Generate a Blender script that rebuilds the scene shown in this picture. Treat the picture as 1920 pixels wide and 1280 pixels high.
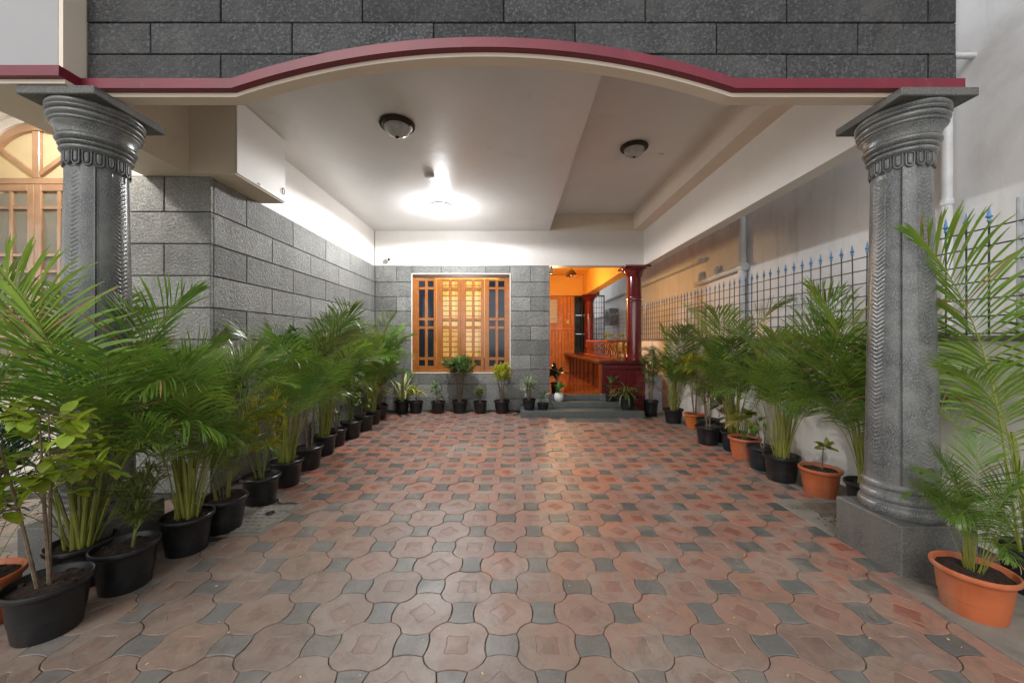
import bpy, math, random
from math import sin, cos, pi, radians, sqrt, atan2
from mathutils import Vector, Matrix
random.seed(7)
S = bpy.context.scene
for o in list(bpy.data.objects): bpy.data.objects.remove(o)

# ------------------------------------------------------------------ camera
F = 709.0; H = 1.2                      # focal length in photo pixels, eye height
cd = bpy.data.cameras.new('camera'); cam = bpy.data.objects.new('camera', cd)
S.collection.objects.link(cam); S.camera = cam
cam.location = (0, 0, H); cam.rotation_euler = (pi/2, 0, 0)
cd.sensor_width = 36; cd.lens = F/1920*36; cd.clip_start = .03; cd.clip_end = 500
cd.shift_y = -0.0005
# ------------------------------------------------------------------ world, sun, exposure
W = bpy.data.worlds.new('World'); S.world = W; W.use_nodes = True
wn = W.node_tree.nodes; wl = W.node_tree.links
bg = wn['Background']; sky = wn.new('ShaderNodeTexSky'); sky.sky_type = 'NISHITA'; sky.sun_disc = False
SUN_EL, SUN_AZ = radians(38), radians(202)        # azimuth clockwise from +Y
sky.sun_elevation = SUN_EL; sky.sun_rotation = SUN_AZ
hs = wn.new('ShaderNodeHueSaturation'); hs.inputs['Saturation'].default_value = .15
wl.new(sky.outputs[0], hs.inputs['Color']); wl.new(hs.outputs[0], bg.inputs[0])
bg.inputs[1].default_value = .10
sl = bpy.data.lights.new('sun', 'SUN'); sun = bpy.data.objects.new('sun', sl); S.collection.objects.link(sun)
sl.energy = .5; sl.angle = radians(25); sl.color = (1, .95, .88)
sd = Vector((sin(SUN_AZ)*cos(SUN_EL), cos(SUN_AZ)*cos(SUN_EL), sin(SUN_EL)))
sun.rotation_euler = sd.to_track_quat('Z', 'Y').to_euler(); sun.location = (-3, -6, 8)
S.view_settings.view_transform = 'Standard'; S.view_settings.look = 'None'
S.view_settings.gamma = 1; S.view_settings.exposure = 1.0; S.view_settings.use_curve_mapping = False
S.render.engine = 'CYCLES'
LAMP_W, PORCH_W, WARM_W, ROOM_W = 125, 28, 46, 42

# ------------------------------------------------------------------ helpers
COL = S.collection
def tag(o, label=None, cat=None, group=None, kind=None):
    if label: o['label'] = label
    if cat: o['category'] = cat
    if group: o['group'] = group
    if kind: o['kind'] = kind
    return o
def empty(name, loc, label=None, cat=None, group=None, rz=0):
    o = bpy.data.objects.new(name, None); COL.objects.link(o); o.location = loc; o.rotation_euler.z = rz
    o.empty_display_size = .05
    return tag(o, label, cat, group)
class MB:
    def __init__(s): s.v = []; s.f = []; s.m = []
    def add(s, vs, fs, m=0):
        b = len(s.v); s.v += [tuple(p) for p in vs]
        for f in fs: s.f.append([b+i for i in f]); s.m.append(m)
        return s
    def box(s, x0, x1, y0, y1, z0, z1, m=0):
        vs = [(x, y, z) for z in (z0, z1) for y in (y0, y1) for x in (x0, x1)]
        return s.add(vs, [(0,2,3,1),(4,5,7,6),(0,1,5,4),(2,6,7,3),(0,4,6,2),(1,3,7,5)], m)
    def bbox(s, x0, x1, y0, y1, z0, z1, b=.004, m=0):
        """box with chamfered edges"""
        vs = []
        X, Y, Z = (x0, x1), (y0, y1), (z0, z1); idx = {}
        for i in (0, 1):
            for j in (0, 1):
                for k in (0, 1):
                    sx, sy, sz = (b, -b)[i], (b, -b)[j], (b, -b)[k]
                    idx[i,j,k,0] = len(vs); vs.append((X[i], Y[j]+sy, Z[k]+sz))
                    idx[i,j,k,1] = len(vs); vs.append((X[i]+sx, Y[j], Z[k]+sz))
                    idx[i,j,k,2] = len(vs); vs.append((X[i]+sx, Y[j]+sy, Z[k]))
        fs = []
        for a in (0, 1):
            fs.append([idx[a,j,k,0] for j, k in ((0,0),(1,0),(1,1),(0,1))][::(1 if a else -1)])
            fs.append([idx[i,a,k,1] for i, k in ((0,0),(1,0),(1,1),(0,1))][::(-1 if a else 1)])
            fs.append([idx[i,j,a,2] for i, j in ((0,0),(1,0),(1,1),(0,1))][::(1 if a else -1)])
        for a in (0, 1):
            for c in (0, 1):
                fs.append([idx[a,c,0,0], idx[a,c,0,1], idx[a,c,1,1], idx[a,c,1,0]])
                fs.append([idx[a,0,c,0], idx[a,0,c,2], idx[a,1,c,2], idx[a,1,c,0]])
                fs.append([idx[0,a,c,1], idx[0,a,c,2], idx[1,a,c,2], idx[1,a,c,1]])
        for i in (0, 1):
            for j in (0, 1):
                for k in (0, 1): fs.append([idx[i,j,k,0], idx[i,j,k,1], idx[i,j,k,2]])
        return s.add(vs, fs, m)
    def tube(s, pts, rad, n=8, m=0, caps=True):
        pts = [Vector(p) for p in pts]; N = len(pts)
        if not hasattr(rad, '__len__'): rad = [rad]*N
        vs = []; prev = None
        for i, p in enumerate(pts):
            d = (pts[min(i+1, N-1)]-pts[max(i-1, 0)]).normalized()
            if prev is None: a = d.orthogonal().normalized()
            else: a = (prev-d*prev.dot(d)); a = a.normalized() if a.length > 1e-6 else d.orthogonal().normalized()
            prev = a; c = d.cross(a)
            for k in range(n):
                t = 2*pi*k/n; vs.append(p+(a*cos(t)+c*sin(t))*rad[i])
        fs = [(i*n+k, i*n+(k+1)%n, (i+1)*n+(k+1)%n, (i+1)*n+k) for i in range(N-1) for k in range(n)]
        if caps: fs += [list(range(n))[::-1], [(N-1)*n+k for k in range(n)]]
        return s.add(vs, fs, m)
    def lathe(s, prof, n=32, c=(0, 0, 0), m=0, cap0=True, cap1=True, sx=1, sy=1):
        N = len(prof); vs = [(c[0]+r*cos(2*pi*k/n)*sx, c[1]+r*sin(2*pi*k/n)*sy, c[2]+z) for r, z in prof for k in range(n)]
        fs = [(i*n+k, i*n+(k+1)%n, (i+1)*n+(k+1)%n, (i+1)*n+k) for i in range(N-1) for k in range(n)]
        if cap0: fs.append(list(range(n))[::-1])
        if cap1: fs.append([(N-1)*n+k for k in range(n)])
        return s.add(vs, fs, m)
    def prism(s, poly, axis, a, b, m=0):
        """poly: 2-D outline; axis y: (x,z) swept from y=a to b; axis x: (y,z); axis z: (x,y)"""
        def P(p, t): return (p[0], t, p[1]) if axis == 'y' else (t, p[0], p[1]) if axis == 'x' else (p[0], p[1], t)
        n = len(poly); vs = [P(p, a) for p in poly]+[P(p, b) for p in poly]
        fs = [list(range(n)), [n+i for i in range(n)][::-1]]+[(i, i+n, (i+1) % n+n, (i+1) % n) for i in range(n)]
        return s.add(vs, fs, m)
    def mesh(s, name, mats, smooth=False, off=(0, 0, 0)):
        me = bpy.data.meshes.new(name)
        me.from_pydata([(p[0]-off[0], p[1]-off[1], p[2]-off[2]) for p in s.v], [], s.f)
        for mt in (mats if isinstance(mats, (list, tuple)) else [mats]): me.materials.append(M[mt])
        me.polygons.foreach_set('material_index', s.m)
        if smooth:
            me.polygons.foreach_set('use_smooth', [True]*len(s.f))
            me.set_sharp_from_angle(angle=radians(smooth if smooth is not True else 40))
        me.update(); return me
    def build(s, name, mats, parent=None, smooth=False, off=(0, 0, 0)):
        return link(name, s.mesh(name, mats, smooth, off), parent)
def fix_normals(me):
    import bmesh
    bm = bmesh.new(); bm.from_mesh(me); bmesh.ops.recalc_face_normals(bm, faces=bm.faces); bm.to_mesh(me); bm.free()
def link(name, me, parent=None, loc=(0, 0, 0), rot=(0, 0, 0), sc=None):
    o = bpy.data.objects.new(name, me); COL.objects.link(o); o.parent = parent
    o.location = loc; o.rotation_euler = rot
    if sc is not None: o.scale = sc if hasattr(sc, '__len__') else (sc, sc, sc)
    return o

# ------------------------------------------------------------------ materials
M = {}
def nodes(name):
    m = bpy.data.materials.new(name); m.use_nodes = True; M[name] = m
    nt = m.node_tree; return m, nt.nodes, nt.links, nt.nodes['Principled BSDF']
def N(n, t, **kw):
    x = n.new('ShaderNode'+t)
    for k, v in kw.items():
        if k in x.inputs: x.inputs[k].default_value = v
        else: setattr(x, k, v)
    return x
def mixc(n, l, fac, a, b, mode='MIX'):
    x = n.new('ShaderNodeMix'); x.data_type = 'RGBA'; x.blend_type = mode
    for i, v in ((0, fac), (6, a), (7, b)):
        if hasattr(v, 'links'): l.new(v, x.inputs[i])
        else: x.inputs[i].default_value = (*v, 1) if hasattr(v, '__len__') and len(v) == 3 else v
    return x.outputs[2]
def ramp(n, l, fac, a, b):
    r = n.new('ShaderNodeMapRange'); r.inputs[1].default_value = a; r.inputs[2].default_value = b; l.new(fac, r.inputs[0]); return r.outputs[0]
def noise(n, l, vec, scale, detail=4, rough=.6, dist=0):
    x = N(n, 'TexNoise', Scale=scale, Detail=detail, Roughness=rough, Distortion=dist); l.new(vec, x.inputs['Vector']); return x.outputs['Fac']
def mat(name, c1, c2=None, rough=.6, sc=6, lo=.35, hi=.65, bump=0, bsc=40, speck=None, rnd=0, spec=.5, rvar=0, coat=0, metal=0, dirt=None, streak=None):
    """procedural surface: two tones by noise, optional speckle, fine bump, per-object value shift, stains"""
    m, n, l, p = nodes(name); pos = N(n, 'NewGeometry').outputs['Position']
    f = ramp(n, l, noise(n, l, pos, sc, 5), lo, hi)
    col = mixc(n, l, f, c1, c2 or [c*.85 for c in c1])
    if speck:
        s1 = ramp(n, l, noise(n, l, pos, speck[0], 2, .7), .52, .62); col = mixc(n, l, s1, col, speck[1])
        s2 = ramp(n, l, noise(n, l, pos, speck[0]*1.7, 2, .7), .58, .66); col = mixc(n, l, s2, col, speck[2])
    if dirt:
        d = ramp(n, l, noise(n, l, pos, dirt[0], 6, .65, .5), dirt[1], dirt[1]+.2); col = mixc(n, l, d, col, dirt[2])
    if streak:
        vm = N(n, 'VectorMath', operation='MULTIPLY'); l.new(pos, vm.inputs[0]); vm.inputs[1].default_value = (6, 6, .55)
        d = ramp(n, l, noise(n, l, vm.outputs[0], 1, 6, .7), streak[0], streak[0]+.22); sm_ = N(n, 'Math', operation='MULTIPLY'); l.new(d, sm_.inputs[0]); sm_.inputs[1].default_value = streak[1]
        col = mixc(n, l, sm_.outputs[0], col, streak[2])
    if rnd:
        oi = N(n, 'ObjectInfo'); hsv = N(n, 'HueSaturation'); l.new(col, hsv.inputs['Color'])
        l.new(ramp2(n, l, oi.outputs['Random'], 1-rnd, 1+rnd), hsv.inputs['Value']); col = hsv.outputs[0]
    l.new(col, p.inputs['Base Color']); p.inputs['Roughness'].default_value = rough
    p.inputs['Specular IOR Level'].default_value = spec; p.inputs['Metallic'].default_value = metal; p.inputs['Coat Weight'].default_value = coat
    if rvar:
        r = noise(n, l, pos, sc*2.3, 4); l.new(ramp2(n, l, r, rough-rvar, rough+rvar), p.inputs['Roughness'])
    if bump:
        b = N(n, 'Bump', Strength=min(bump, 1), Distance=.01 if bump < .75 else .022); l.new(noise(n, l, pos, bsc, 5, .65), b.inputs['Height']); l.new(b.outputs[0], p.inputs['Normal'])
    return m
def ramp2(n, l, fac, lo, hi):
    r = n.new('ShaderNodeMapRange'); r.inputs[3].default_value = lo; r.inputs[4].default_value = hi; l.new(fac, r.inputs[0]); return r.outputs[0]

mat('block_stone', (.25,.248,.23), (.175,.177,.169), .33, 4, bump=.8, bsc=46, speck=(62,(.33,.33,.31),(.08,.08,.078)), rnd=.24, dirt=(1.3,.55,(.17,.165,.15)), streak=(.5,.5,(.12,.115,.11)))
mat('header_stone', (.046,.048,.050), (.017,.018,.021), .5, 5, bump=.9, bsc=38, speck=(60,(.095,.097,.097),(.007,.007,.008)), rnd=.32, dirt=(1.6,.5,(.075,.072,.07)), streak=(.48,.6,(.035,.034,.034)))
mat('joint', (.035,.035,.035), (.07,.068,.065), .9)
mat('granite', (.145,.15,.148), (.08,.084,.084), .24, 9, bump=.12, bsc=160, speck=(190,(.24,.245,.24),(.035,.035,.037)), rvar=.10, dirt=(4,.48,(.20,.20,.19)))
mat('granite_rough', (.12,.12,.112), (.075,.075,.072), .6, 5, bump=.3, bsc=120, speck=(190,(.2,.2,.19),(.05,.05,.05)), dirt=(3,.5,(.16,.145,.12)))
mat('step_stone', (.10,.115,.11), (.065,.075,.072), .33, 7, bump=.12, bsc=120, speck=(170,(.15,.16,.155),(.04,.045,.045)))
mat('white_paint', (.84,.80,.755), (.78,.74,.695), .5, 1.2, bump=.06, bsc=14, streak=(.55,.3,(.70,.65,.59)))
mat('ceiling_paint', (.80,.79,.78), (.71,.70,.685), .33, .8, lo=.3, hi=.7, bump=.6, bsc=1.9, dirt=(2.2,.6,(.66,.645,.62)), rvar=.05, spec=.6)
mat('cream_paint', (.82,.715,.59), (.76,.66,.54), .55, 1.5, bump=.06, bsc=18, dirt=(3,.6,(.66,.56,.45)))
mat('pale_paint', (.74,.68,.60), (.68,.62,.545), .55, 1.5, bump=.04, bsc=18)
mat('dimmed_pale_paint', (.37,.365,.37), (.34,.335,.34), .55, 1.5, bump=.04, bsc=18)  # pale wall paint greyed to stand for the weaker light out front
mat('mauve_paint', (.34,.32,.36), (.3,.285,.32), .55, 1.5, bump=.04, bsc=18)
mat('maroon_band', (.19,.012,.03), (.155,.010,.026), .42, 4, bump=.05, bsc=30, dirt=(7,.58,(.24,.04,.055)), streak=(.52,.5,(.11,.010,.02)))
mat('orange_paint', (.82,.46,.10), (.77,.42,.085), .5, 1.5)
mat('wood_orange', (.62,.235,.05), (.48,.165,.032), .28, 9, coat=.3)
mat('wood_window', (.36,.125,.028), (.28,.09,.02), .22, 7, coat=.4, rnd=.05)
mat('wood_pale', (.40,.24,.14), (.33,.19,.105), .25, 7, coat=.4)
mat('wood_dark', (.10,.03,.018), (.07,.022,.014), .4, 7)
mat('maroon_gloss', (.17,.013,.018), (.12,.010,.014), .16, 3, coat=.5)
mat('maroon_carved', (.17,.016,.022), (.10,.010,.014), .35, 14)
mat('bench_wood', (.36,.07,.018), (.25,.045,.013), .25, 8, coat=.4)
mat('dark_maroon', (.075,.012,.010), (.05,.008,.008), .25, 6)
mat('seat_wood', (.12,.022,.010), (.08,.015,.007), .3, 8, coat=.3)
mat('veranda_floor', (.40,.12,.03), (.32,.085,.022), .07, 2.5, coat=.4)
mat('black_metal', (.02,.02,.022), (.03,.03,.033), .4, 9)
mat('fence_metal', (.028,.032,.038), (.05,.052,.055), .38, 9)
mat('blue_metal', (.09,.23,.45), (.14,.30,.50), .4, 12)
mat('post_metal', (.45,.46,.47), (.3,.31,.33), .35, 12)
mat('wall_boundary', (.82,.79,.73), (.74,.70,.64), .65, 2.2, bump=.12, bsc=22, dirt=(2.3,.56,(.50,.46,.40)), streak=(.5,.5,(.42,.38,.32)))
mat('wall_neighbour', (.74,.74,.745), (.66,.66,.665), .7, 1.4, bump=.10, bsc=14, dirt=(.9,.55,(.52,.51,.50)), streak=(.5,.45,(.44,.43,.42)))
mat('pvc', (.66,.67,.68), (.55,.56,.57), .4, 6)
mat('ground', (.34,.31,.28), (.27,.25,.22), .85, 2, bump=.2, bsc=40)
mat('cement', (.25,.225,.19), (.17,.155,.135), .8, 4, bump=.35, bsc=45, dirt=(3.5,.52,(.12,.105,.085)))
mat('grit', (.16,.13,.10), (.08,.065,.05), .95, 30, bump=.5, bsc=90)
mat('manhole', (.27,.245,.205), (.19,.175,.15), .75, 6, bump=.3, bsc=70, dirt=(5,.55,(.1,.09,.08)))
mat('joint_dust', (.035,.03,.026), (.20,.175,.145), .95, 1.3, lo=.45, hi=.62)
mat('pot_black', (.008,.0085,.0095), (.014,.0145,.016), .36, 9, bump=.08, bsc=50, dirt=(7,.58,(.045,.038,.03)))
mat('pot_navy', (.009,.012,.017), (.015,.018,.025), .42, 9, dirt=(9,.6,(.05,.045,.04)))
mat('pot_terracotta', (.50,.13,.045), (.42,.105,.036), .5, 6, bump=.04, bsc=50, dirt=(6,.56,(.30,.13,.075)), streak=(.52,.5,(.58,.33,.22)))
mat('pot_orange', (.56,.15,.03), (.48,.12,.026), .45, 6)
mat('pot_white', (.75,.74,.72), (.68,.67,.65), .25, 6)
mat('soil', (.055,.028,.016), (.018,.011,.008), .95, 60, bump=.9, bsc=110)
mat('bronze', (.035,.024,.016), (.07,.05,.03), .4, 45, bump=.6, bsc=130, metal=.6)
mat('frosted', (.62,.62,.60), (.42,.42,.41), .18, 14)
mat('white_plastic', (.72,.72,.71), (.68,.68,.67), .35, 5)
mat('bark', (.22,.16,.10), (.12,.085,.055), .8, 35, bump=.4, bsc=120)
mat('green_stem', (.16,.19,.04), (.10,.13,.03), .5, 30)
mat('curtain', (.80,.60,.30), (.70,.50,.22), .8, 4)
mat('slat_white', (.62,.70,.74), (.55,.62,.66), .5, 6)
mat('dark_room', (.03,.028,.025), None, .9)
mat('petal_stone', (.13,.135,.135), (.08,.083,.085), .38, 9, bump=.2, bsc=120, speck=(200,(.2,.2,.2),(.03,.03,.03)))

def glass(name, tint, alpha, rough=.03):
    m, n, l, p = nodes(name); out = n['Material Output']
    t = N(n, 'BsdfTransparent', Color=(*tint, 1)); g = N(n, 'BsdfGlossy', Roughness=rough, Color=(.9,.9,.9,1)); fr = N(n, 'Fresnel', IOR=1.5)
    mx = n.new('ShaderNodeMixShader'); l.new(fr.outputs[0], mx.inputs[0]); l.new(t.outputs[0], mx.inputs[1]); l.new(g.outputs[0], mx.inputs[2])
    d = N(n, 'BsdfDiffuse', Color=(tint[0]*.02, tint[1]*.02, tint[2]*.025, 1)); m2 = n.new('ShaderNodeMixShader'); m2.inputs[0].default_value = alpha
    l.new(mx.outputs[0], m2.inputs[1]); l.new(d.outputs[0], m2.inputs[2]); l.new(m2.outputs[0], out.inputs[0])
glass('clear_glass', (.92,.92,.9), 0)
def dark_glass():
    m, n, l, p = nodes('dark_glass'); pos = N(n, 'NewGeometry').outputs['Position']
    l.new(mixc(n, l, noise(n, l, pos, 5), (.006,.009,.016), (.02,.026,.04)), p.inputs['Base Color']); p.inputs['Roughness'].default_value = .08
dark_glass()
def emit(name, c, s):
    m, n, l, p = nodes(name); p.inputs['Base Color'].default_value = (*c, 1)
    p.inputs['Emission Color'].default_value = (*c, 1); p.inputs['Emission Strength'].default_value = s
emit('lit_glass', (.95,.98,1), 12)
def frost(name, c):
    m, n, l, p = nodes(name); out = n['Material Output']; pos = N(n, 'NewGeometry').outputs['Position']
    t = N(n, 'BsdfTranslucent'); l.new(mixc(n, l, noise(n, l, pos, 9), c, [q*.8 for q in c]), t.inputs[0]); p.inputs['Base Color'].default_value = (*c, 1); p.inputs['Roughness'].default_value = .15
    mx = n.new('ShaderNodeMixShader'); mx.inputs[0].default_value = .6; l.new(p.outputs[0], mx.inputs[1]); l.new(t.outputs[0], mx.inputs[2]); l.new(mx.outputs[0], out.inputs[0])
frost('frosted_pane', (.75,.66,.48)); frost('frosted_grey', (.42,.40,.34))
emit('lit_sconce', (1,.55,.18), 8)

def leaf(name, c1, c2, rough=.38, tr=.25, sc=5, tip=None):
    m, n, l, p = nodes(name); out = n['Material Output']; pos = N(n, 'NewGeometry').outputs['Position']
    oi = N(n, 'ObjectInfo'); f = ramp(n, l, noise(n, l, pos, sc, 3), .3, .7)
    col = mixc(n, l, f, c1, c2); hsv = N(n, 'HueSaturation'); l.new(col, hsv.inputs['Color'])
    l.new(ramp2(n, l, oi.outputs['Random'], .72, 1.3), hsv.inputs['Value']); l.new(ramp2(n, l, oi.outputs['Random'], .485, .51), hsv.inputs['Hue'])
    l.new(hsv.outputs[0], p.inputs['Base Color']); p.inputs['Roughness'].default_value = rough
    t = N(n, 'BsdfTranslucent'); b2 = N(n, 'HueSaturation', Value=1.5, Hue=.485); l.new(hsv.outputs[0], b2.inputs['Color']); l.new(b2.outputs[0], t.inputs[0])
    mx = n.new('ShaderNodeMixShader'); mx.inputs[0].default_value = tr; l.new(p.outputs[0], mx.inputs[1]); l.new(t.outputs[0], mx.inputs[2]); l.new(mx.outputs[0], out.inputs[0])
leaf('palm_leaf', (.15,.25,.03), (.05,.125,.022), .28, .32)
leaf('palm_bright', (.20,.30,.035), (.12,.22,.035), .36, .3)
leaf('palm_blue', (.03,.10,.075), (.02,.075,.055))
leaf('leaf_dry', (.34,.22,.09), (.22,.13,.05), .7, .1)
leaf('petiole', (.26,.27,.05), (.17,.19,.035), .4, .05, 12)
leaf('leaf_lime', (.33,.42,.04), (.20,.30,.03), .4, .35)
leaf('leaf_mid', (.13,.23,.055), (.065,.14,.04), .4, .2)
leaf('leaf_dark', (.03,.075,.025), (.018,.05,.02), .3, .15)
leaf('leaf_yellow', (.48,.47,.04), (.28,.33,.035), .45, .3)
leaf('leaf_olive', (.20,.25,.06), (.12,.17,.045), .45, .25)
leaf('leaf_pale', (.32,.38,.22), (.17,.25,.12), .45, .2)
leaf('leaf_cream', (.62,.60,.30), (.28,.36,.10), .4, .2, 30)
leaf('leaf_autumn', (.55,.28,.02), (.5,.36,.04), .5, .2)

def tile_mat(name, near, far, dusty, spk=.0):
    """cement paver: pigment worn pale where cars turn near the gate, redder under the porch, dust in cloudy patches"""
    m, n, l, p = nodes(name); pos = N(n, 'NewGeometry').outputs['Position']
    sep = N(n, 'SeparateXYZ'); l.new(pos, sep.inputs[0])
    wob = noise(n, l, pos, .9, 3); ad = N(n, 'Math', operation='MULTIPLY_ADD'); l.new(wob, ad.inputs[0]); ad.inputs[1].default_value = 2.2; l.new(sep.outputs[1], ad.inputs[2])
    sx = N(n, 'Math', operation='MULTIPLY_ADD'); l.new(sep.outputs[0], sx.inputs[0]); sx.inputs[1].default_value = .45; l.new(ad.outputs[0], sx.inputs[2])
    col = mixc(n, l, ramp(n, l, sx.outputs[0], 2.5, 4.0), near, far)
    oi = N(n, 'ObjectInfo'); wv = N(n, 'TexWhiteNoise', noise_dimensions='2D')
    # one value per paver, from its place in the laying grid
    mp = N(n, 'VectorMath', operation='MULTIPLY'); l.new(pos, mp.inputs[0]); mp.inputs[1].default_value = (1/.1788, 1/.1788, 0)
    of = N(n, 'VectorMath', operation='ADD'); l.new(mp.outputs[0], of.inputs[0]); of.inputs[1].default_value = (.218, -8.367, 0)
    sp = N(n, 'SeparateXYZ'); l.new(of.outputs[0], sp.inputs[0])
    cb = N(n, 'CombineXYZ')
    for k, op in enumerate(('ADD', 'SUBTRACT')):
        a = N(n, 'Math', operation=op); l.new(sp.outputs[0], a.inputs[0]); l.new(sp.outputs[1], a.inputs[1])
        h = N(n, 'Math', operation='MULTIPLY_ADD'); l.new(a.outputs[0], h.inputs[0]); h.inputs[1].default_value = .5; h.inputs[2].default_value = .5 if spk == 0 else 0.0
        r = N(n, 'Math', operation='ROUND'); l.new(h.outputs[0], r.inputs[0]); l.new(r.outputs[0], cb.inputs[k])
    l.new(cb.outputs[0], wv.inputs['Vector'])
    hsv = N(n, 'HueSaturation'); l.new(col, hsv.inputs['Color']); l.new(ramp2(n, l, wv.outputs['Value'], .84, 1.14), hsv.inputs['Value'])
    l.new(ramp2(n, l, wv.outputs['Value'], .85, 1.1), hsv.inputs['Saturation'])
    col = hsv.outputs[0]
    d1 = ramp(n, l, noise(n, l, pos, 2.3, 7, .72, .8), .46, .62); d1m = N(n, 'Math', operation='MULTIPLY'); l.new(d1, d1m.inputs[0]); d1m.inputs[1].default_value = .85
    col = mixc(n, l, d1m.outputs[0], col, dusty)
    d2 = ramp(n, l, noise(n, l, pos, 16, 5, .7), .5, .75); d2m = N(n, 'Math', operation='MULTIPLY'); l.new(d2, d2m.inputs[0]); d2m.inputs[1].default_value = .55
    col = mixc(n, l, d2m.outputs[0], col, [c*.6 for c in near])
    d3 = ramp(n, l, noise(n, l, pos, 5.5, 8, .78, 1.2), .50, .68); d3m = N(n, 'Math', operation='MULTIPLY'); l.new(d3, d3m.inputs[0]); d3m.inputs[1].default_value = .8
    col = mixc(n, l, d3m.outputs[0], col, (.13,.105,.088))
    d4 = ramp(n, l, noise(n, l, pos, 60, 3, .7), .60, .70); d4m = N(n, 'Math', operation='MULTIPLY'); l.new(d4, d4m.inputs[0]); d4m.inputs[1].default_value = .35
    col = mixc(n, l, d4m.outputs[0], col, (.36,.31,.26))
    l.new(col, p.inputs['Base Color'])
    l.new(ramp2(n, l, noise(n, l, pos, 7, 4), .26, .60), p.inputs['Roughness'])
    b = N(n, 'Bump', Strength=.4, Distance=.006); l.new(noise(n, l, pos, 22, 6, .75), b.inputs['Height']); l.new(b.outputs[0], p.inputs['Normal'])
tile_mat('paver', (.255,.185,.148), (.33,.150,.105), (.30,.245,.21))
tile_mat('paver_inset', (.25,.168,.135), (.25,.075,.05), (.285,.215,.18))
tile_mat('paver_grey', (.175,.163,.152), (.075,.088,.086), (.235,.21,.185), 1)

def at(px, py, Y): return Vector(((px-960)*Y/F, Y, H-(py-641)*Y/F))

# ================================================================== SETTING: ground and paving
g = MB().box(-40, 40, -40, 60, -.3, -.03).build('ground', 'ground'); tag(g, kind='structure')
floor = MB().box(-4.6, 2.749, .2, 6.545, -.029, -.0075).build('paved_floor', 'joint_dust'); tag(floor, kind='structure')
a_ = .1788; OX, OY = -.039, 1.496; g_ = .0575
def arc(p, q, bul, n=3):
    """points from p (included) towards q, bulging to the right-hand side by bul"""
    p, q = Vector(p), Vector(q); d = q-p; nr = Vector((d.y, -d.x)).normalized()
    return [p+d*(i/n)+nr*bul*4*(i/n)*(1-i/n) for i in range(n)]
def tile_outline(kind):
    c, e = a_-g_, g_
    if kind == 'C' or kind == 'D':
        sg = 1 if kind == 'C' else -1      # C: convex left/right, concave front/back
        P = [(-e,-e),(e,-e),(e,e),(-e,e)]; bl = [-.010*sg, .010*sg]*2; out = []
        for i in range(4): out += arc(P[i], P[(i+1) % 4], bl[i], 4)
        return out
    sg = -1 if kind == 'A' else 1
    P = [(c,-e),(c,e),(e,c),(-e,c),(-c,e),(-c,-e),(-e,-c),(e,-c)]; out = []
    for i in range(8): out += arc(P[i], P[(i+1) % 8], (.010*sg if i % 2 == 0 else -.0125*sg), 3)
    return out
def tile_mesh(kind):
    ol = [Vector(p) for p in tile_outline(kind)]; n = len(ol); b = MB()
    rings = []
    def ring(pts, z): rings.append([(p.x, p.y, z) for p in pts])
    def shr(k): return [p*(1-k/max(p.length, .01)) for p in ol]
    ring(shr(.0019), -.014); ring(shr(.0019), -.0016); ring(shr(.0042), 0)
    big = kind in 'AB'
    if big:
        off = 0 if kind == 'A' else pi/4; R = .066
        def star(k, z):
            pts = []
            for p in ol:
                t = (atan2(p.y, p.x)-off) % (pi/2)-pi/4         # angle from the nearest star tip
                r = R*k*(1-.36*sin(min(abs(t)/(pi/4), 1)*pi/2)**.9)
                an = atan2(p.y, p.x); pts.append(Vector((cos(an), sin(an)))*r)
            ring(pts, z)
        star(1.0, .0); star(.95, -.0016); star(.90, -.0008); star(.45, .0006)
    vs = [p for r in rings for p in r]; nr = len(rings)
    for i in range(nr-1):
        fs = [(i*n+k, i*n+(k+1) % n, (i+1)*n+(k+1) % n, (i+1)*n+k) for k in range(n)]
        b.add([vs[j] for j in range(i*n, (i+2)*n)], [[j-i*n for j in f] for f in fs], 1 if big and i >= 4 else 0)
    b.add(rings[-1], [list(range(n))], 1 if big else 0)
    return b
TB = {k: tile_mesh(k) for k in 'ABCD'}
TM = {k: ['paver', 'paver_inset'] if k in 'AB' else ['paver_grey'] for k in 'ABCD'}
TME = {k: TB[k].mesh('paving_tile' if k in 'AB' else 'grey_paver', TM[k], 35) for k in 'ABCD'}
spots = {'oct': [], 'sq': []}
for j in range(-6, 29):
    for i in range(-26, 15):
        x, y = OX+i*a_, OY+j*a_
        if x > 2.4 or x < -4.4 or y > 6.5 or y < .45: continue
        if y < 2.9 and x > 2.0: continue
        if 1.9 < y < 2.9 and x > 1.93: continue
        if 2.28 < y < 2.82 and -2.1 < x < -1.5: continue
        if -2.58 < x < -2.02 and 1.8 < y < 2.4: continue
        if y > 2.9 and x < -2.3: continue
        if y > 5.85 and .05 < x < 2.5: continue
        big = (i+j) % 2 != 0
        k = ('A' if j % 2 == 0 else 'B') if big else ('C' if j % 2 == 0 else 'D')
        vis = abs(x)/max(y, .01) < 1.5 and y > 1.15
        spots['oct' if big else 'sq'].append((not vis, y, x, k))
for kind, nm in (('oct', 'paving_tile'), ('sq', 'grey_paver')):
    L = sorted(spots[kind]); far = MB()
    for q, (nv, y, x, k) in enumerate(L):
        dz = random.uniform(-.0018, .0018); rz = random.uniform(-.012, .012)
        if q < 300:
            o = link(nm, TME[k], floor, (x, y, dz), (random.uniform(-.007,.007), random.uniform(-.007,.007), rz))
        else:
            base = len(far.v); far.v += [(p[0]+x, p[1]+y, p[2]+dz) for p in TB[k].v]
            far.f += [[base+t for t in f] for f in TB[k].f]; far.m += TB[k].m
    tag(far.build(nm+'s_further_off', TM['A'] if kind == 'oct' else TM['C'], floor, 35), kind='stuff')
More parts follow.
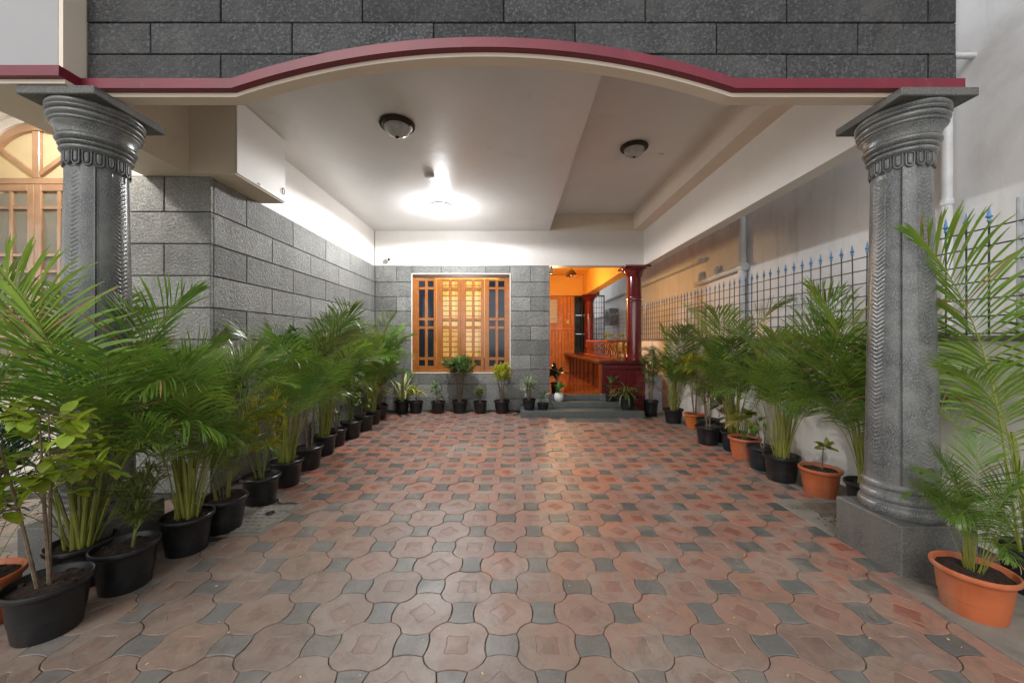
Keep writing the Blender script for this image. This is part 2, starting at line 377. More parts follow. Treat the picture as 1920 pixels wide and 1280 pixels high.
# cement margins, manhole, drain slab
st = MB().box(2.315, 2.748, 2.88, 6.5, -.0074, .0032).box(1.89, 2.748, .3, 1.915, -.0074, .0030).build('cement_margin', 'cement', floor)
mh = empty('manhole_cover', (-1.79, 2.55, 0), 'square cement manhole cover set in the paving beside the left pots', 'manhole cover')
b = MB(); b.bbox(-.255,.255,-.225,.225,-.02,.004,.004); b.build('frame', 'cement', mh)
b = MB(); b.bbox(-.215,.215,-.19,.19,-.01,.010,.004)
for i in range(9):
    for j in range(7):
        x, y = -.18+i*.045+(.0225 if j % 2 else 0), -.155+j*.052; b.bbox(x-.013, x+.013, y-.007, y+.007, .008, .0145, .002)
b.build('lid', 'manhole', mh)
b = MB(); b.lathe([(.028,.0085),(.03,.016),(.02,.017),(.018,.012)], 14, (.12,.06,0)); b.build('lifting_ring', 'black_metal', mh)
dr = empty('drain_slab', (2.33, 2.6, 0), 'gritty cement drain slab behind the right granite pedestal', 'drain cover')
b = MB(); b.bbox(-.36,.40,-.27,.27,-.02,.0025,.003); b.build('slab', 'cement', dr)
b = MB(); b.bbox(-.20,.18,-.02,.20,.0,.006,.003); b.build('drain_opening', 'grit', dr)
b = MB(); rr = random.Random(4)
for i in range(110):
    x, y, s_ = rr.gauss(-.12,.1), rr.gauss(-.02,.1), rr.uniform(.002,.007)
    if abs(x) > .34 or abs(y) > .25: continue
    b.bbox(x-s_, x+s_*rr.uniform(.6,1.4), y-s_, y+s_, .001, .003+s_, s_*.3)
tag(b.build('gravel', 'grit', dr), kind='stuff')
# litter flecks on the paving
b = MB()
for i in range(90):
    y = rr.uniform(1.3, 3.2); x = rr.uniform(-1.3, 1.6)*y*.75; s_ = rr.uniform(.0015,.004)
    if x > 1.8 or x < -1.6: continue
    t = rr.uniform(0, pi); b.prism([(x+cos(t+q)*s_*k, y+sin(t+q)*s_*k) for q, k in ((0,1.6),(pi/2,.7),(pi,1.6),(3*pi/2,.7))], 'z', .001, .003)
tag(b.build('floor_litter', 'curtain'), 'tiny pale flecks of litter scattered over the paving', 'litter', kind='stuff')

# ================================================================== WALLS of coursed stone
BC = {}
def block(parent, base, origin, u, w0, w1, z0, z1, nrm, mat_='block_stone', th=.03, gap=.0075):
    """one stone block on a wall: u = direction along the wall, nrm = outward normal"""
    w, h = round(w1-w0-gap, 3), round(z1-z0-gap, 3)
    if w < .02 or h < .02: return
    key = (w, h, mat_, th)
    if key not in BC:
        c = .004; vs = []
        for y, ins in ((th, 0), (c, 0), (0, c)):
            vs += [(-w/2+ins, y, -h/2+ins), (w/2-ins, y, -h/2+ins), (w/2-ins, y, h/2-ins), (-w/2+ins, y, h/2-ins)]
        fs = [(8,9,10,11)]+[(4+k, 4+(k+1) % 4, 8+(k+1) % 4, 8+k) for k in range(4)]+[(k, (k+1) % 4, 4+(k+1) % 4, 4+k) for k in range(4)]
        m_ = MB().add(vs, fs); BC[key] = m_.mesh('stone_block', mat_)
    c = Vector(origin)+Vector(u)*((w0+w1)/2)-Vector(base); c.z = (z0+z1)/2-base[2]
    c -= Vector(nrm)*random.uniform(0, .0025)
    link('stone_block', BC[key], parent, c, (0, 0, atan2(nrm[1], nrm[0])+pi/2))
ROWS = [2.50]+[2.218-.252*k for k in range(9)]+[-.005]
def stone(parent, base, origin, u, L, nrm, bw, ph, rows=ROWS, hole=None, first=0):
    for r in range(len(rows)-1):
        z1, z0 = rows[r], rows[r+1]; edges = [0]; x = ph[(r+first) % 2]
        while x < L-.03:
            if x > .03: edges.append(x)
            x += bw
        edges.append(L)
        for a, b_ in zip(edges[:-1], edges[1:]):
            rects = [(a, b_, z0, z1)]
            if hole and a < hole[1] and b_ > hole[0] and z0 < hole[3] and z1 > hole[2]:
                rects = []
                if a < hole[0]: rects.append((a, hole[0], z0, z1))
                if b_ > hole[1]: rects.append((hole[1], b_, z0, z1))
                m0, m1 = max(a, hole[0]), min(b_, hole[1])
                if z1 > hole[3]: rects.append((m0, m1, hole[3], z1))
                if z0 < hole[2]: rects.append((m0, m1, z0, hole[2]))
            for q in rects: block(parent, base, origin, u, *q, nrm)
LX, BY, FY = -2.375, 6.55, 2.98
lb = (LX, 4.75, 0)
lw = empty('side_wall', lb, 'long grey stone block wall receding behind the left row of palms', 'wall')
MB().box(LX-.2, LX-.012, FY+.03, BY, 0, 2.5).build('backing', 'joint', lw, off=lb)
stone(lw, lb, (LX, FY+.03, 0), (0,1,0), BY-FY-.03, (1,0,0), .72, (.378, .018+.72))
MB().box(LX-.2, LX-.008, FY+.0, BY, 2.5, 3.104).build('upper_wall', 'white_paint', lw, off=lb)
rb = (-2.85, FY, 0)
rw = empty('house_front_wall', rb, 'grey stone house wall facing the gate between the arched window and corner', 'wall')
MB().box(-3.3, LX-.03, FY+.012, FY+.2, 0, 2.5).build('backing', 'joint', rw, off=rb)
stone(rw, rb, (-3.3, FY, 0), (1,0,0), .925, (0,-1,0), .72, (.925-.37, .20))
# pale painted front with the arched window opening (centre -3.825, springing 2.507)
AC, AR, AS = -3.825, .50, 2.507
pl = [(-3.302,0),(-3.302,3.104),(-6,3.104),(-6,0),(AC-AR,0),(AC-AR,AS)]+[(AC-AR*cos(t*pi/16), AS+AR*sin(t*pi/16)) for t in range(1,16)]+[(AC+AR,AS),(AC+AR,0)]
fm = MB().prism(pl, 'y', FY+.004, FY+.2).build('plaster', 'pale_paint', rw, off=rb); fix_normals(fm.data)
MB().box(-3.302, -2.5205, FY+.004, FY+.18, 2.503, 3.104).build('upper_wall', 'pale_paint', rw, off=rb)
MB().box(AC-AR+.002, AC+AR-.002, FY+.01, FY+.19, 0, .78).build('sill_wall', 'pale_paint', rw, off=rb)
MB().bbox(-3.3, -2.36, FY-.028, FY-.003, .555, .575, .004).build('ledge', 'pale_paint', rw, off=rb)
bb = (-.85, BY, 0)
bw_ = empty('porch_back_wall', bb, 'grey stone block wall around the lit wooden window at the porch end', 'wall')
WX0, WX1, WZ0, WZ1 = -1.733, -.034, .651, 2.357
HL = (WX0-LX, WX1-LX, WZ0, WZ1)
stone(bw_, bb, (LX, BY, 0), (1,0,0), .656-LX, (0,-1,0), .775, (.374, .761), hole=HL)
for x0, x1, z0, z1 in ((LX-.2,WX0,0,2.5),(WX1,.65,0,2.5),(WX0,WX1,0,WZ0),(WX0,WX1,WZ1,2.5)):
    MB().box(x0, x1, BY+.014, BY+.2, z0, z1).build('backing', 'joint', bw_, off=bb)
MB().box(LX, 2.283, BY+.001, BY+.2, 2.503, 3.6).build('upper_wall', 'white_paint', bw_, off=bb)
b = MB()
for x0, x1, z0, z1 in ((WX0-.012,WX0+.006,WZ0-.012,WZ1+.012),(WX1-.006,WX1+.012,WZ0-.012,WZ1+.012),(WX0+.006,WX1-.006,WZ0-.012,WZ0+.006),(WX0+.006,WX1-.006,WZ1-.006,WZ1+.012)):
    b.box(x0, x1, BY-.006, BY+.10, z0, z1)
b.build('plaster_reveal', 'pale_paint', bw_, off=bb)
block(bw_, bb, (LX, BY, 0), (1,0,0), .66-LX, .705-LX, 2.36, 2.5, (0,-1,0))

# ================================================================== ceiling and beams
ce = MB(); ce.box(-6, .647, 2.071, BY-.001, 3.106, 3.25)
ceil_ = ce.build('ceiling', 'ceiling_paint'); tag(ceil_, kind='structure')
MB().box(.6472, 2.282, 2.071, BY, 3.40, 3.52).build('recess_slab', 'ceiling_paint', ceil_)
MB().box(2.10, 2.2825, 2.072, BY, 3.108, 3.3995).build('recess_ledge', 'cream_paint', ceil_)
MB().box(.6475, 2.0995, BY-.006, BY, 3.104, 3.399).build('recess_end', 'cream_paint', ceil_)
MB().box(-6.2, 2.7, 1.99, 13, 3.6, 3.7).build('roof_slab', 'cement', ceil_)
MB().box(2.7005, 3.35, 2.95, 13, 3.602, 3.69).build('added_sky_blocker', 'cement', ceil_)  # unseen slab, added to keep sky light off the neighbour's wall
bm_ = empty('side_beam', (2.43, 4.5, 2.5), 'deep white painted beam running from the right granite column to the veranda', 'beam')
MB().box(2.283, 2.42, 2.072, 6.9, 2.5, 3.595).build('beam_body', 'white_paint', bm_, off=(2.43,4.5,2.5))
lbm = empty('corner_beam', (-2.7, 2.5, 2.5), 'cream painted beam over the left granite column joining the house corner', 'beam')
MB().box(-2.9, -2.52, 2.071, FY, 2.5, 3.105).build('beam_body', 'cream_paint', lbm, off=(-2.7,2.5,2.5))
bx = empty('meter_cabinet', (-2.34, 3.27, 2.5), 'cream boxed cabinet with white door hung high on the left wall', 'cabinet')
o_ = (-2.34, 3.27, 2.5)
MB().box(-2.5195, -2.163, 2.95, 3.59, 2.5035, 3.1045).build('cabinet_body', 'cream_paint', bx, off=o_)
MB().bbox(-2.1625, -2.15, 2.956, 3.588, 2.512, 3.100, .003).build('door', 'white_paint', bx, off=o_)
b = MB(); b.tube([(-2.142, 3.545+.018*cos(t*pi/8), 2.60+.026*sin(t*pi/8)) for t in range(17)], .003, 6); b.box(-2.15,-2.141,3.541,3.549,2.622,2.632); b.build('handle_ring', 'black_metal', bx, off=o_)
b = MB(); b.box(-2.15,-2.146,3.20,3.225,2.522,2.54); b.build('latch', 'post_metal', bx, off=o_)

# ================================================================== entrance header with the shallow arch
HX0, HX1 = -2.237, 2.338
CX, HC, RISE = -.149, 1.31, .214; RR = (HC*HC+RISE*RISE)/(2*RISE)
def arch(x):
    d = abs(x-CX)
    return 0 if d >= HC else sqrt(RR*RR-d*d)-(RR-RISE)
hb = (0, 2.0, 2.489)
hd = empty('entrance_header', hb, 'dark stone block lintel with shallow arch and maroon band over the entrance', 'lintel')
xs = sorted(set([HX0, HX1, CX-HC, CX+HC]+[CX-HC+2*HC*i/44 for i in range(45)]))
def band(name, mt, y0, y1, z0, z1, x0=HX0, x1=HX1):
    X = [x0]+[x for x in xs if x0 < x < x1]+[x1]; b = MB(); n = len(X)
    vs = []
    for x in X:
        a = arch(x); vs += [(x,y0,z0+a),(x,y0,z1+a),(x,y1,z1+a),(x,y1,z0+a)]
    fs = [(i*4+k, i*4+(k+1) % 4, i*4+4+(k+1) % 4, i*4+4+k) for i in range(n-1) for k in range(4)]+[(0,1,2,3), (n*4-1,n*4-2,n*4-3,n*4-4)]
    b.add(vs, fs); o = b.build(name, mt, hd, 30, off=hb); fix_normals(o.data); return o
band('maroon_trim', 'maroon_band', 1.962, 2.01, 2.511, 2.562, HX0, 2.353)
band('moulding', 'cream_paint', 2.0, 2.07, 2.489, 2.5105, HX0, 2.338)
# backing: wall body above the arch
vs = []; X = xs; n = len(X); b = MB()
for x in X: vs += [(x,2.011,2.512+arch(x)),(x,2.011,3.595),(x,2.069,3.595),(x,2.069,2.512+arch(x))]
b.add(vs, [(i*4+k, i*4+(k+1) % 4, i*4+4+(k+1) % 4, i*4+4+k) for i in range(n-1) for k in range(4)]+[(0,1,2,3),(n*4-1,n*4-2,n*4-3,n*4-4)])
o = b.build('backing', 'joint', hd, off=hb); fix_normals(o.data)
HR = [3.59, 3.366, 3.201, 3.036, 2.871, 2.706, 2.541]; HR[-1] = 2.40
for r in range(len(HR)-1):
    z1, z0 = HR[r], HR[r+1]; ph = (413-960)*1.985/F if (r % 2 == 1) else (547-960)*1.985/F
    ph = ((413-960)*1.985/F) if (len(HR)-2-r) % 2 == 0 else ((547-960)*1.985/F)
    E = [HX0]+sorted(x for x in [ph+.744*k for k in range(-6, 7)] if HX0+.03 < x < HX1-.03)+[HX1]
    for a, b2 in zip(E[:-1], E[1:]):
        a, b2 = a+.003, b2-.003
        X = [a]+[x for x in xs if a+.002 < x < b2-.002]+[b2]
        top = z1-.003; P = [(x, max(z0+.003, 2.5645+arch(x))) for x in X]
        P = [(x, z) for x, z in P if z < top-.004]
        if len(P) < 2: continue
        y0 = 1.985+random.uniform(0, .003)
        poly = P+[(P[-1][0], top), (P[0][0], top)]
        mb = MB(); c = Vector(((P[0][0]+P[-1][0])/2, top-.06))
        mb.prism(poly, 'y', y0+.003, 2.010)
        ins = [(c.x+(p[0]-c.x)*(1-.003/max(abs(p[0]-c.x), .02)), p[1]+(.003 if k < len(P) else -.003)) for k, p in enumerate(poly)]
        mb.f.pop(0); mb.m.pop(0); nP = len(poly)
        mb.add([(p[0], y0+.003, p[1]) for p in poly]+[(p[0], y0, p[1]) for p in ins], [list(range(nP, 2*nP))]+[(i, (i+1) % nP, nP+(i+1) % nP, nP+i) for i in range(nP)])
        o = mb.build('stone_block', 'header_stone', hd, off=hb); fix_normals(o.data)
# projecting pale wall of the upper floor on the left
ub = (-3.2, 1.95, 2.489)
uw = empty('upper_floor_wall', ub, 'pale projecting upper wall with maroon band above the arched window', 'wall')
MB().box(-7, -2.262, 1.884, 2.069, 2.563, 3.7).build('plaster', 'dimmed_pale_paint', uw, off=ub)
MB().box(-2.262, -2.239, 1.886, 2.05, 2.563, 3.7).build('return_face', 'cream_paint', uw, off=ub)
MB().box(-7, -2.2395, 1.868, 2.0, 2.511, 2.562).build('maroon_trim', 'maroon_band', uw, off=ub)
MB().box(-7, -2.2405, 1.895, 2.069, 2.489, 2.5105).build('moulding', 'cream_paint', uw, off=ub)

# ================================================================== granite columns
def granite_column(cx, cy, label):
    base = (cx, cy, 0); t = empty('granite_column', base, label, 'column', 'granite entrance columns')
    MB().bbox(-.197,.197,-.195,.195,-.028,.257,.006).build('pedestal', 'granite_rough', t)
    prof = [(.172,.258),(.180,.275),(.182,.295),(.175,.312),(.166,.318),(.164,.33),(.170,.338),(.172,.352),(.166,.366),(.158,.374),(.156,.39),(.163,.398),(.165,.41),(.160,.422),(.153,.43)]
    MB().lathe(prof, 72).build('base_moulding', 'granite', t, 35)
    # shaft: plain faces grooved on the diagonals, braided carving on the four cardinal bands
    NT, NZ = 176, 420; Z0, Z1 = .425, 2.13; vs = []; fs = []
    for k in range(NZ+1):
        z = Z0+(Z1-Z0)*k/NZ; R = .150-.028*(k/NZ)
        for i in range(NT):
            th = 2*pi*i/NT; q = (th+pi/4) % (pi/2)-pi/4            # angle from nearest cardinal
            r = R; hw = .30
            if abs(q) < hw:
                r *= cos(hw*.6)/max(cos(q*.6), .5)*1.0
                if abs(q) < hw-.045 and .52 < z < 2.09:
                    u = abs(q)/hw; ph = (z*44-u*1.1) % 1.0
                    r += .0055*(max(0, sin(ph*pi))**.6)*(1-.5*u)-.003
                elif abs(q) < hw-.02: r -= .004
            else:
                d = abs(abs(q)-pi/4)
                if d < .035: r -= .006
                elif d < .06: r += .002
            vs.append((r*cos(th), r*sin(th), z))
    fs = [(k*NT+i, k*NT+(i+1) % NT, (k+1)*NT+(i+1) % NT, (k+1)*NT+i) for k in range(NZ) for i in range(NT)]
    if 'shaft' not in granite_column.__dict__:
        granite_column.shaft = MB().add(vs, fs).mesh('shaft', 'granite', 50)
        p = MB(); n = 9; ou = [(-.0195,.0)]+[(-.0195*cos(j*pi/n), -.052-.024*sin(j*pi/n)) for j in range(n+1)]+[(.0195,.0)]
        def sc_(k, kz): return [(x*k, z*kz-(1-kz)*.022) for x, z in ou]
        rg = [(ou, .012), (ou, -.004), (sc_(.93, .97), -.0075), (sc_(.74, .88), -.0075), (sc_(.66, .84), .0015), (sc_(.52, .76), .0015), (sc_(.46, .72), -.006), (sc_(.25, .6), -.009)]
        nn = len(ou)
        p.add([(x, y, z) for ol_, y in rg for x, z in ol_], [(a*nn+i, a*nn+(i+1) % nn, (a+1)*nn+(i+1) % nn, (a+1)*nn+i) for a in range(len(rg)-1) for i in range(nn)]+[[(len(rg)-1)*nn+i for i in range(nn)]])
        granite_column.petal = p.mesh('petal', 'petal_stone'); fix_normals(granite_column.petal)
    link('shaft', granite_column.shaft, t)
    for i in range(18):
        th = 2*pi*i/18; link('petal', granite_column.petal, t, (.1245*cos(th), .1245*sin(th), 2.198), (radians(0), 0, th+pi/2))
    MB().lathe([(.118,2.118),(.1205,2.125),(.1205,2.195)], 48).build('neck', 'granite', t, 35)
    prof = [(.119, 2.194)]; zz0 = 2.196
    for hh_, r0_, bul in ((.034,.130,.013),(.020,.140,.007),(.036,.146,.012),(.052,.152,-.004),(.020,.172,.008),(.034,.174,.013),(.018,.184,.007),(.030,.183,.009)):
        for q in range(9):
            t_ = q/8; prof.append((r0_+(.004+(.016 if bul < 0 else 0))*t_+bul*sin(pi*t_), zz0+hh_*t_))
        zz0 += hh_+.0005
    prof = [(min(r_, .1945), min(z_, 2.4435)) for r_, z_ in prof]
    MB().lathe(prof, 80).build('capital', 'granite', t, 40)
    MB().bbox(-.1975,.1975,-.198,.198,2.444,2.487,.004).build('abacus', 'granite_rough', t)
    return t
granite_column(2.172, 2.113, 'carved granite column on a square pedestal at the right of the entrance')
granite_column(-2.30, 2.10, 'carved granite column rising out of the palms at the left of the entrance')

# ================================================================== windows
def rect_frame(b, x0, x1, z0, z1, w, y0, y1, m=0):
    b.bbox(x0, x0+w, y0, y1, z0, z1, .004, m); b.bbox(x1-w, x1, y0, y1, z0, z1, .004, m)
    b.bbox(x0+w-.001, x1-w+.001, y0+.002, y1-.002, z0, z0+w, .004, m); b.bbox(x0+w-.001, x1-w+.001, y0+.002, y1-.002, z1-w, z1, .004, m)
wbase = ((WX0+WX1)/2, BY+.05, WZ0)
wd = empty('wooden_window', wbase, 'four leaf orange wooden window with two leaves glowing yellow in the stone wall', 'window')
def wx(z): return (680+z/3.764-960)*BY/F          # zoomed pixel -> metres on the back wall
def wz(z): return H-(460+z/3.764-641)*BY/F
b = MB(); rect_frame(b, WX0+.007, WX1-.007, WZ0+.007, WZ1-.007, .045, BY+.015, BY+.095); b.build('frame', 'wood_window', wd, off=wbase)
MB().bbox(WX0+.008, WX1-.008, BY+.005, BY+.06, WZ1-.058, WZ1-.012, .004).build('lintel_shadow_strip', 'wood_dark', wd, off=wbase)  # dark strip standing in for the lintel's shadow on the window head
zr = [(258,300),(318,518),(538,578),(597,797),(817,858)]
leaves = [(362,518,[(395,437),(457,499)],'dark_glass'),(522,690,[(563,607),(625,668)],'clear_glass'),(692,856,[(726,770),(788,832)],'clear_glass'),(860,1032,[(893,937),(957,1000)],'dark_glass')]
for li, (l0, l1, cols, gm) in enumerate(leaves):
    X0, X1 = wx(l0), wx(l1); Zt, Zb = wz(243), wz(888); yy = BY+.020+(.004 if li in (1, 2) else 0)
    b = MB(); xe = [X0]+[wx(c) for c2 in cols for c in c2]+[X1]; ze = [Zt]+[wz(c) for c2 in zr for c in c2]+[Zb]
    b.bbox(xe[0], xe[1], yy, yy+.04, Zb, Zt, .004); b.bbox(xe[4], xe[5], yy, yy+.04, Zb, Zt, .004)
    b.bbox(xe[2], xe[3], yy+.003, yy+.037, Zb+.01, Zt-.01, .004)
    for k in range(0, 11, 2):
        b.bbox(xe[1]-.001, xe[2]+.001, yy+.0045, yy+.036, ze[k+1], ze[k], .004); b.bbox(xe[3]-.001, xe[4]+.001, yy+.0045, yy+.036, ze[k+1], ze[k], .004)
    lf = b.build('casement', 'wood_window', wd, off=wbase)
    for ci in (1, 3):
        for k in range(1, 10, 2):
            MB().box(xe[ci]-.003, xe[ci+1]+.003, yy+.018, yy+.022, ze[k+1]-.003, ze[k]+.003).build('pane', gm, lf, off=wbase)
# iron grille bars inside the two lit leaves
for k in range(16):
    z = wz(285+k*36.5)
    MB().tube([(wx(540), BY+.085, z), (wx(855), BY+.085, z)], .007, 6).build('grille_bar', 'black_metal', wd, off=wbase)
for x in (wx(815), wx(822)):
    MB().box(x-.002, x+.002, BY+.09, BY+.094, WZ0+.05, WZ1-.06).build('grille_stile', 'black_metal', wd, off=wbase)
# lit room behind
rmb = (-.85, 7.9, 0)
room = empty('lit_room', rmb, 'warm lit room with yellow curtain seen through the wooden window', 'room')
b = MB(); b.box(-2.3,.4,9.1,9.2,0,3); b.box(-2.4,-2.3,6.76,9.2,0,3); b.box(.4,.5,6.76,9.2,0,3); b.box(-2.4,.5,6.76,9.2,3,3.1); b.box(-2.4,.5,6.76,9.2,.0,.2)
b.build('room_walls', 'pale_paint', room, off=rmb)
b = MB(); X = [-1.75+i*.02 for i in range(74)]; vs = []
for x in X: vs += [(x, 8.6+.03*sin(x*22)+.012*sin(x*57), .3), (x, 8.6+.03*sin(x*22)+.012*sin(x*57), 2.9)]
b.add(vs, [(2*i, 2*i+2, 2*i+3, 2*i+1) for i in range(len(X)-1)]); b.build('curtain', 'curtain', room, True, off=rmb)
MB().box(wx(505), wx(850), 7.2, 7.6, .2, WZ0+.22).build('cabinet', 'wood_dark', room, off=rmb)
ld = bpy.data.lights.new('room_lamp', 'POINT'); ld.energy = ROOM_W; ld.color = (1,.80,.48); ld.shadow_soft_size = .1
lo = bpy.data.objects.new('room_light', ld); COL.objects.link(lo); lo.parent = room; lo.location = (-.1, -.55, 2.5)
MB().lathe([(.02,.0),(.09,.03),(.11,.10),(.08,.16),(.03,.18)], 20, (0, -.85, 2.7)).build('ceiling_lamp', 'frosted', room)

# arched window on the left
aw = empty('arched_window', (AC, FY+.06, .78), 'wooden double leaf window under a glowing half round fanlight at far left', 'window'); ao = (AC, FY+.06, .78)
y0, y1 = FY+.05, FY+.11
def ringarc(r0, r1, ya, yb, n=28):
    b = MB(); vs = []
    for i in range(n+1):
        t = pi*i/n
        for r, y in ((r1,ya),(r0,ya),(r0,yb),(r1,yb)): vs.append((AC+r*cos(t), y, AS+r*sin(t)))
    return b.add(vs, [(i*4+k, i*4+4+k, i*4+4+(k+1) % 4, i*4+(k+1) % 4) for i in range(n) for k in range(4)]+[(0,1,2,3),(n*4+3,n*4+2,n*4+1,n*4)])
AF = .435
ar = ringarc(AF-.055, AF, y0, y1).build('arch_frame', 'wood_pale', aw, 30, off=ao); fix_normals(ar.data)
ar = ringarc(AF+.001, AR-.001, FY+.03, FY+.19).build('arch_reveal', 'pale_paint', aw, 30, off=ao); fix_normals(ar.data)
for s in (-1, 1): MB().box(AC+s*(AF+.033)-.031, AC+s*(AF+.033)+.031, FY+.03, FY+.19, .78, AS).build('jamb_reveal', 'pale_paint', aw, off=ao)
b = MB(); rect_frame(b, AC-AF, AC+AF, .79, AS-.0005, .05, y0, y1); b.bbox(AC-.03, AC+.03, y0+.004, y1-.004, AS+.001, AS+AF-.057, .004); b.build('frame', 'wood_pale', aw, off=ao)
for s in (-1, 1):
    b = MB(); d = Vector((s*sin(radians(52)), cos(radians(52)))); nrm = Vector((-d.y, d.x))*.016
    p0 = Vector((AC, AS+.012))+d*.03; p1 = Vector((AC, AS))+d*(AF-.057)
    b.prism([tuple(p0+nrm), tuple(p0-nrm), tuple(p1-nrm), tuple(p1+nrm)], 'y', y0+.006, y1-.006); o = b.build('fan_bar', 'wood_pale', aw, off=ao); fix_normals(o.data)
pts = [(AC+(AF-.05)*cos(pi*i/20), AS+(AF-.05)*sin(pi*i/20)) for i in range(21)]
o = MB().prism(pts, 'y', y0+.03, y0+.034).build('fanlight_pane', 'frosted_pane', aw, off=ao); fix_normals(o.data)
for s in (-1, 1):
    x0, x1 = (AC-AF+.052, AC-.002) if s < 0 else (AC+.002, AC+AF-.052)
    b = MB(); rect_frame(b, x0, x1, .845, AS-.055, .055, y0-.006, y1-.02); xm = (x0+x1)/2
    b.bbox(xm-.014, xm+.014, y0-.002, y1-.024, .90, AS-.11, .003); Z = [AS-.11, AS-.24, AS-.62, AS-.75, AS-1.14, AS-1.27]
    for z in Z[1:]: b.bbox(x0+.054, xm-.0135, y0, y1-.026, z-.013, z+.013, .003); b.bbox(xm+.0135, x1-.054, y0, y1-.026, z-.013, z+.013, .003)
    lf = b.build('casement', 'wood_pale', aw, off=ao); zz = Z+[.90]
    for k in range(6):
        for xa, xb in ((x0+.05, xm-.01), (xm+.01, x1-.05)): MB().box(xa, xb, y0+.015, y0+.019, zz[k+1]+.012, zz[k]-.012).build('pane', 'frosted_grey', lf, off=ao)
for k in range(16): MB().tube([(AC-AF+.05, y1+.03, .95+k*.1), (AC+AF-.05, y1+.03, .95+k*.1)], .005, 6).build('grille_bar', 'black_metal', aw, off=ao)
r2 = empty('front_room', (-4, 4, 0), 'front room lit warm behind the arched window at far left', 'room')
b = MB(); b.box(-5.5,-2.7,4.6,4.7,0,3.1); b.box(-5.6,-5.5,FY+.21,4.7,0,3.1); b.box(-2.7,-2.6,FY+.21,4.7,0,3.1); b.build('room_walls', 'pale_paint', r2, off=(-4,4,0))
ld = bpy.data.lights.new('front_room_lamp', 'POINT'); ld.energy = 11; ld.color = (1,.82,.50); ld.shadow_soft_size = .12
lo = bpy.data.objects.new('front_room_light', ld); COL.objects.link(lo); lo.parent = r2; lo.location = (.15, -.35, 2.6)
MB().lathe([(.02,.0),(.09,.03),(.11,.10),(.08,.16),(.03,.18)], 20, (.1, .1, 2.9)).build('ceiling_lamp', 'frosted', r2)

# ================================================================== ceiling fittings
def ceiling_lamp(x, y, z, label, lit, tint=(.97,.985,1)):
    t = empty('ceiling_lamp', (x, y, z), label, 'ceiling lamp', 'dome ceiling lamps')
    b = MB(); b.lathe([(.135,0),(.152,-.004),(.155,-.012),(.148,-.020),(.136,-.024),(.128,-.032),(.112,-.036),(.10,-.034),(.10,-.004)], 44, cap0=False, cap1=False)
    if not lit:
        for i in range(40):
            a = 2*pi*i/40; b.lathe([(.001,-.030),(.008,-.026),(.007,-.016)], 6, (.143*cos(a), .143*sin(a), 0))
    b.build('rim', 'bronze' if not lit else 'post_metal', t, 40)
    pr = [(.112,-.028),(.110,-.045),(.102,-.066),(.086,-.088),(.062,-.104),(.036,-.113),(.016,-.116)]
    n = 48; b = MB(); vs = []
    for k, (r, zz) in enumerate(pr):
        for i in range(n):
            rr_ = r*(1+.012*cos(i*pi)*(1 if not lit else 0)); vs.append((rr_*cos(2*pi*i/n), rr_*sin(2*pi*i/n), zz))
    b.add(vs, [(k*n+i, k*n+(i+1) % n, (k+1)*n+(i+1) % n, (k+1)*n+i) for k in range(len(pr)-1) for i in range(n)]+[[(len(pr)-1)*n+i for i in range(n)]])
    b.build('glass_dome', 'lit_glass' if lit else 'frosted', t, 60)
    MB().lathe([(.017,-.112),(.019,-.118),(.012,-.127),(.004,-.131)], 16).build('finial', 'bronze', t, 40)
    if lit:
        ld = bpy.data.lights.new('ceiling_lamp_light', 'SPOT'); ld.energy = lit; ld.color = tint; ld.shadow_soft_size = .07; ld.spot_size = radians(178); ld.spot_blend = .12
        lo = bpy.data.objects.new('ceiling_lamp_light', ld); COL.objects.link(lo); lo.parent = t; lo.location = (0, 0, -.135)
        l2 = bpy.data.lights.new('ceiling_lamp_glow', 'POINT'); l2.energy = lit*.14; l2.color = tint; l2.shadow_soft_size = .07
        lo = bpy.data.objects.new('ceiling_lamp_glow', l2); COL.objects.link(lo); lo.parent = t; lo.location = (0, 0, -.20)
    return t
ceiling_lamp(-1.007, 3.32, 3.106, 'unlit dome lamp with dark bronze rim nearest on the flat white ceiling', False)
ceiling_lamp(1.384, 4.285, 3.40, 'unlit dome lamp with dark bronze rim in the ceiling recess', False)
ceiling_lamp(-1.0, 5.32, 3.106, 'glowing white dome lamp near the stone back wall', LAMP_W)
ceiling_lamp(-3.35, 2.5, 3.106, 'lit dome lamp on the side porch ceiling left of the granite column', PORCH_W, (1,.95,.87))
sm = empty('smoke_detector', (-.951, 4.35, 3.106), 'small round white detector on the ceiling before the lit lamp', 'detector')
MB().lathe([(.058,0),(.058,-.018),(.052,-.026),(.030,-.030)], 30).build('housing', 'white_plastic', sm, 40)
MB().lathe([(.050,-.026),(.050,-.031),(.028,-.035)], 30).build('sensor_cap', 'white_plastic', sm, 40)
cc = empty('security_camera', (-2.15, BY, 2.60), 'small white security camera on the white wall above the stone corner', 'camera')
MB().lathe([(.035,0),(.035,.012),(.022,.02)], 18).build('mount_plate', 'white_plastic', cc).rotation_euler = (pi/2, 0, 0)
MB().tube([(0,-.01,0),(0,-.045,-.004),(.015,-.06,-.006)], .008, 8).build('bracket', 'white_plastic', cc, True)
b = MB(); b.tube([(.0,-.05,.004),(.05,-.10,-.012)], [.030,.030], 18); o = b.build('body', 'white_plastic', cc, 40)
MB().tube([(.0495,-.0995,-.0118),(.052,-.102,-.0126)], [.022,.022], 16).build('lens', 'dark_glass', cc)
sc_ = empty('ceiling_hook_plate', (1.75, 4.45, 3.40), 'tiny white two screw plate on the recess ceiling beside the unlit lamp', 'ceiling plate')
MB().lathe([(.012,0),(.012,-.012),(.006,-.016)], 10, (-.02,0,0)).lathe([(.012,0),(.012,-.012),(.006,-.016)], 10, (.02,0,0)).build('screws', 'white_plastic', sc_)

